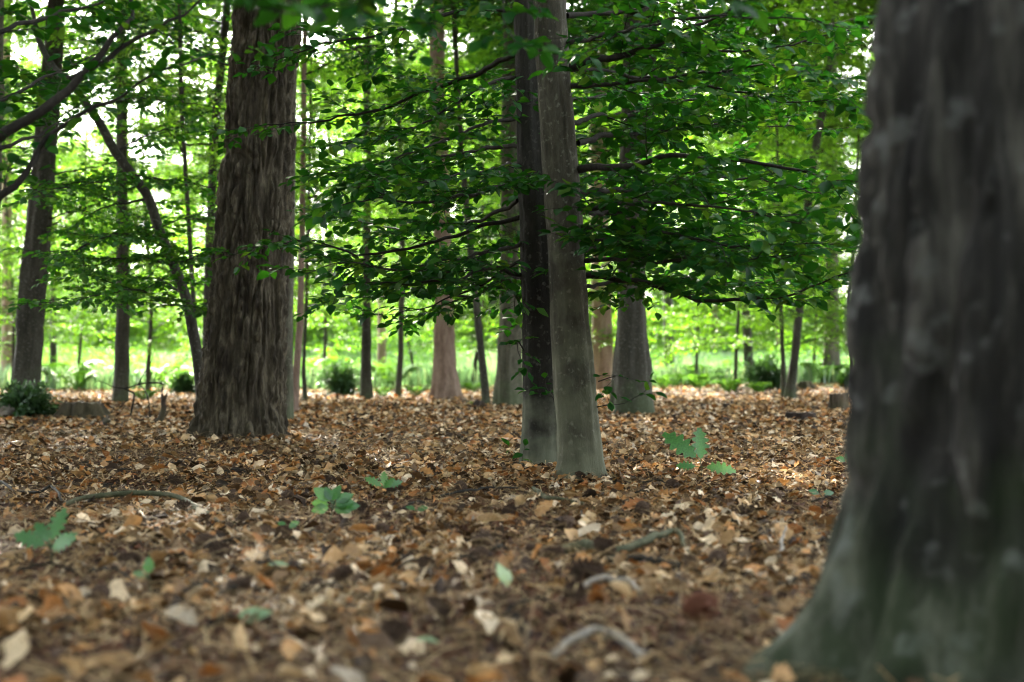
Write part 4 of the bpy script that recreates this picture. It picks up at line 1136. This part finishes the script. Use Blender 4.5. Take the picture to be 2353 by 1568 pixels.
for k in range(34):                                      # thin twigs scattered through the litter
    x, y = r.uniform(0, 1900), 1000 + 540 * r.random() ** 1.2
    L = r.uniform(30, 110) * (y - 850) / 400; a = r.uniform(-.3, .3)
    tw = stick('fallen_twig', 'thin dry twig lying in the leaf litter', [(x, y, 0), (x + L * .5, y + a * L * .4, .02), (x + L, y + a * L * .7, .0)], [.0035, .003, .002], M_TWIG)
    tw['group'] = 'thin twigs in the leaf litter'

# broken branch with arching twigs, left of the big pine
def broken_branch():
    d = 15.5
    loc = gp(268, 980)
    d = float(loc[1])
    root = thing('broken_branch', 'broken dead branch with arching bare twigs left of the big pine', 'branch', loc)
    def seg(name, px, rad, m=M_STUMP, sides=8):
        q = resample([P(x, y, d + dz) for x, y, dz in px], 24)
        mb = MB(); tube(mb, q - loc, np.interp(np.linspace(0, 1, 24), np.linspace(0, 1, len(rad)), rad), sides); link(name, mb.mesh(name, m), root)
    seg('log', [(240, 966, -.1), (262, 980, 0), (288, 992, .1), (312, 996, .15), (340, 992, .15)], [.045, .048, .045, .04, .03])
    seg('limb', [(355, 990, .15), (368, 965, .1), (376, 940, .1), (374, 918, .1), (372, 906, .1)], [.055, .045, .034, .028, .014])
    seg('splinter', [(374, 922, .1), (380, 912, .08), (386, 902, .06)], [.028, .018, .002])
    seg('twig', [(372, 915, .1), (372, 898, .1), (374, 882, .1), (340, 880, 0), (318, 884, 0), (290, 892, -.1), (262, 890, -.2), (240, 880, -.3)], [.014, .011, .010, .009, .008, .007, .005, .004], M_TWIG)
    seg('twig', [(240, 880, -.3), (225, 876, -.3), (214, 884, -.3), (216, 895, -.3)], [.004, .003, .002], M_TWIG)
    seg('twig', [(318, 884, 0), (330, 860, 0), (345, 838, .1), (356, 800, .2)], [.006, .005, .004, .002], M_TWIG)
    seg('twig', [(285, 893, -.1), (300, 900, -.1), (308, 905, -.1), (306, 925, -.1), (300, 955, -.1)], [.007, .009, .010, .011, .012], M_TWIG)
    seg('twig', [(320, 884, 0), (334, 900, 0), (342, 925, 0), (344, 960, 0)], [.006, .006, .007, .008], M_TWIG)
    seg('twig', [(222, 878, -.3), (214, 862, -.3), (205, 845, -.3)], [.003, .002, .0015], M_TWIG)
    seg('twig', [(300, 915, -.1), (285, 928, -.1), (268, 945, -.1)], [.005, .004, .003], M_TWIG)
broken_branch()

# ------------------------------------------------------------------ stumps and mounds
def stump(label, px, py, wid, hgt, m, flat=1., name='tree_stump', cat='stump', rough=.12, top=M_STUMP, taper=.75, seed=0, spread=1.0):
    q = gp(px, py); d = float(q[1]); w = wid * d / F / 2; h = hgt * d / F
    root = thing(name, label, cat, q)
    na, nz = 48, 22
    th = np.arange(na) * 2 * math.pi / na; zz = np.linspace(-.06, h, nz)
    T_, Z_ = np.meshgrid(th, zz)
    t = np.clip(Z_ / h, 0, 1)
    p = np.stack([np.cos(T_) * 1.5, np.sin(T_) * 1.5, Z_ * 1.2], -1)
    Rr = w * (1 - (1 - taper) * t ** .7) * (1 + rough * fbm(p * 1.6 + seed, 9, 3) + .05 * np.cos(9 * T_ + 2 * vnoise(p, 4)) + .12 * np.exp(-t * 5) * np.cos(5 * T_))
    V = np.stack([Rr * np.cos(T_), Rr * np.sin(T_) * flat, Z_ + t * h * .12 * fbm(p * 2 + seed, 12, 2)], -1).reshape(-1, 3)
    i = np.arange(nz - 1)[:, None] * na; j = np.arange(na)[None]; k = (j + 1) % na
    mb = MB(); mb.add(V, np.stack([i + j, i + k, i + na + k, i + na + j], -1).reshape(-1, 4))
    link('bark', mb.mesh('bark', m), root)
    ring = V[-na:]; c = ring.mean(0) - np.array([0, 0, .02 * h])
    mb = MB(); rr_ = [ring, c + (ring - c) * .6 + rng.normal(0, .004, (na, 3)), c + (ring - c) * .25 + rng.normal(0, .004, (na, 3)), c[None]]
    mb.add(np.vstack(rr_), np.concatenate([np.stack([a * na + np.arange(na), a * na + (np.arange(na) + 1) % na, (a + 1) * na + (np.arange(na) + 1) % na, (a + 1) * na + np.arange(na)], -1) for a in (0, 1)]))
    mb.add(np.vstack([rr_[2], c[None]]), np.array([(a, (a + 1) % na, na) for a in range(na)]))
    link('cut_face', mb.mesh('cut_face', top), root)
    return root
stump('broad flat topped mossy stump left of the big pine', 190, 960, 130, 34, M_STUMP, taper=.6, rough=.34, seed=1)
stump('upright weathered stump beside the blurred right pine', 1925, 944, 46, 38, M_STUMP, taper=.85, rough=.28, seed=2)
stump('low dark slab of a stump in front of the upright stump', 1838, 968, 72, 19, M_DARKWOOD, flat=.7, taper=.95, top=M_DARKWOOD, seed=3)
stump('small dark lump of rotten wood behind the low dark stump', 1870, 944, 30, 9, M_DARKWOOD, taper=.5, top=M_DARKWOOD, rough=.3, seed=4)
stump('dark rotten lump with a spike right of the wide footed beech', 1668, 942, 28, 14, M_DARKWOOD, taper=.4, top=M_DARKWOOD, rough=.3, seed=5)
stump('brown uprooted mound by the far right grey trunk', 1850, 893, 50, 16, M_STUMP, taper=.5, rough=.3, seed=6)
stump('dark root mound at the foot of the curving sapling', 1100, 938, 44, 16, M_DARKWOOD, taper=.45, top=M_DARKWOOD, rough=.25, seed=7)

# ------------------------------------------------------------------ shrubs, ferns, meadow
def shrub(name, label, px, py, wid, hgt, m, n, leaf, seed, cat='shrub', d=None, spiky=.5):
    q = gp(px, py) if d is None else np.array([P(px, py, d)[0], d, 0])
    q[2] = G(q[0], q[1]); d = float(q[1])
    w, h = wid * d / F / 2, hgt * d / F
    root = thing(name, label, cat, q)
    r = random.Random(seed); g = np.random.default_rng(seed)
    mbw = MB(); P_, D_ = [], []
    for k in range(n):
        az = r.uniform(0, 6.283); el = r.uniform(.05, 1.35)
        e = np.array([math.cos(az) * math.cos(el) * w, math.sin(az) * math.cos(el) * w, math.sin(el) * h]) * r.choice((.5, .75, .9, 1.0, 1.15)) * r.uniform(.9, 1.1)
        pts = resample([np.zeros(3), e * .55 + np.array([0, 0, .12 * h]), e], 7)
        tube(mbw, pts, np.linspace(.012, .003, 7), 4, cap=False)
        m_ = 80
        t = g.uniform(.25, 1, m_); ii = (t * 6).astype(int).clip(0, 5)
        P_.append(pts[ii] + (pts[ii + 1] - pts[ii]) * (t * 6 - ii)[:, None] + g.normal(0, .05 * (w + h), (m_, 3)))
        D_.append(np.repeat((pts[-1] - pts[-3])[None], m_, 0) / (np.linalg.norm(pts[-1] - pts[-3]) + 1e-9) + g.normal(0, spiky, (m_, 3)))
    link('stem', mbw.mesh('stem', M_TWIG), root)
    pos, dr = np.concatenate(P_), np.concatenate(D_); pos[:, 2] = np.abs(pos[:, 2]) + .01
    mb = MB(); scatter(mb, [LEAF4], pos, frames(dr, np.stack([g.normal(0, .5, len(pos)), g.normal(0, .5, len(pos)), np.ones(len(pos))], -1)), leaf * g.uniform(.6, 1.2, len(pos)))
    link('foliage', mb.mesh('foliage', m), root, kind='stuff')
shrub('evergreen_shrub', 'dark green bushy shrub at the foot of the left leaning beech', 58, 962, 145, 68, M_SHRUB, 80, .06, 1)
shrub('spruce_shrub', 'dark bushy young spruce left of the slim dark trunk', 785, 908, 110, 66, M_SHRUB, 70, .08, 2)
shrub('spruce_shrub', 'dark rounded bush behind the tilted slender beech', 1758, 892, 105, 66, M_SHRUB, 70, .10, 3)
shrub('evergreen_shrub', 'small grey green bush in the bright meadow behind the broken branch', 428, 905, 60, 40, M_SHRUB, 30, .12, 4)
shrub('evergreen_shrub', 'small green bush beside the far right grey trunk', 1960, 890, 60, 40, M_FERN, 30, .12, 5)

def fern(label, px, py, wid, hgt, n, seed, at=None, group=None):
    q = gp(px, py) if at is None else np.array(at); d = float(q[1]); w, h = wid * d / F / 2, hgt * d / F
    root = thing('fern', label, 'fern', q, group); r = random.Random(seed)
    for k in range(n):
        az = k * 2.4 + r.uniform(-.4, .4); a = np.array([math.cos(az), math.sin(az), 0]); b = np.array([-math.sin(az), math.cos(az), 0])
        ln = r.uniform(.75, 1.1)
        mb = MB(); t = np.linspace(0, 1, 15)
        spine = a * (w * ln * t)[:, None] + np.array([0, 0, 1]) * (h * ln * 1.25 * (t * 1.9 - t * t * 1.25))[:, None]
        tube(mb, spine, np.linspace(.006, .002, 15), 3, cap=False)
        for i in range(2, 15):
            L = .32 * w * math.sin(math.pi * min(1, .15 + .82 * i / 15)) + .03
            for s in (1, -1):
                tip = spine[i] + b * s * L + a * L * .35 - np.array([0, 0, .25 * L]); f_ = a * .22 * L
                mb.add(np.array([spine[i], spine[i] + b * s * L * .4 + f_ * 1.3, tip, spine[i] + b * s * L * .4 - f_ * .4]), np.array([(0, 1, 2, 3)]))
        link('frond', mb.mesh('frond', M_FERN), root)
fern('bright arching fern in the meadow edge right of the wide footed beech', 1608, 898, 100, 42, 12, 1)
fern('low pale fern left of the bushy shrub on the right', 1675, 905, 80, 36, 11, 2)
fern('small bright fern close to the foot of the wide footed beech', 1525, 898, 60, 34, 9, 3)
fern('low fern in front of the right hand bushy shrub', 1745, 905, 70, 28, 9, 4)
fern('pale fern patch left of the reddish buttressed trunk', 955, 915, 60, 28, 9, 5)
fern('small fern between the reddish trunk and the middle beech', 1085, 905, 60, 28, 9, 6)
fern('bright fern behind the slim dark trunk left of the middle', 880, 915, 50, 26, 9, 7)
fern('pale fern right of the flat mossy stump', 330, 925, 70, 30, 9, 8)
fern('low fern patch just in front of the reddish buttressed trunk', 1090, 934, 40, 10, 8, 9)

r = random.Random(31)
for k in range(26):
    d = r.uniform(35, 44); x = r.uniform(-.38, .27) * d; h = r.uniform(.35, .8)
    fern('bright fern clump along the edge of the meadow', 0, 0, h * 2.4 * F / d, h * F / d, 9, 40 + k, (x, d, G(x, d)), 'ferns along the meadow edge')

def meadow():
    x, y = frustum_pts(33, 95, 7, k=.44, w0=2)
    p = np.stack([x, y, np.zeros_like(x)], -1)
    k = (vnoise(p * .35, 60) * 3 + y > 36.5); x, y = x[k], y[k]
    n = len(x); B = 7
    x = np.repeat(x, B) + rng.normal(0, .09, n * B); y = np.repeat(y, B) + rng.normal(0, .09, n * B)
    z = ground(x, y)
    h = rng.uniform(.25, .7, n * B) * (1 + .8 * sstep(42, 60, y)); az = rng.uniform(0, 6.283, n * B); w = rng.uniform(.012, .025, n * B); ln = rng.uniform(.05, .35, n * B) * h
    a = np.stack([np.cos(az), np.sin(az), 0 * az], -1); b = np.stack([-np.sin(az), np.cos(az), 0 * az], -1)
    base = np.stack([x, y, z], -1); up = np.array([0, 0, 1.])
    v = np.stack([base - b * w[:, None], base + b * w[:, None], base + a * (ln * .35)[:, None] + up * (h * .65)[:, None] + b * w[:, None] * .7, base + a * ln[:, None] + up * h[:, None]], 1)
    f = np.arange(len(x))[:, None] * 4 + np.array([[0, 1, 2, 3]])
    mb = MB(); mb.add(v.reshape(-1, 3), f)
    link('meadow_grass', mb.mesh('meadow_grass', M_GRASS), kind='stuff')
meadow()

def undergrowth(name, d0, d1, dens, h0, h1, B, l0, l1, m, seed, sp):
    """bracken and young growth standing in the meadow and before the far wood"""
    x, y = frustum_pts(d0, d1, dens, k=.46, w0=2)
    p = np.stack([x, y, np.zeros_like(x)], -1)
    hh = np.clip(h0 + h1 * fbm(p * .25, seed, 3), .15, 99)
    n = len(x) * B
    x = np.repeat(x, B) + rng.normal(0, sp, n); y = np.repeat(y, B) + rng.normal(0, sp, n)
    z = ground(x, y) + np.repeat(hh, B) * rng.random(n) ** .7
    Rm = frames2(rng.uniform(0, 6.283, n), np.stack([rng.normal(0, .6, n), rng.normal(0, .6, n), np.ones(n)], -1))
    mb = MB(); scatter(mb, [LEAF2], np.stack([x, y, z], -1), Rm, rng.uniform(l0, l1, n))
    link(name, mb.mesh(name, m), kind='stuff')
undergrowth('undergrowth', 39, 52, 16, .35, .75, 12, .05, .11, M_FERN, 73, .18)
undergrowth('undergrowth', 50, 80, 8, 1.0, 1.3, 12, .08, .17, M_FERN, 71, .3)
undergrowth('thicket', 84, 150, 2.6, 4.2, 3.6, 26, .22, .5, M_SUNNY, 75, .8)
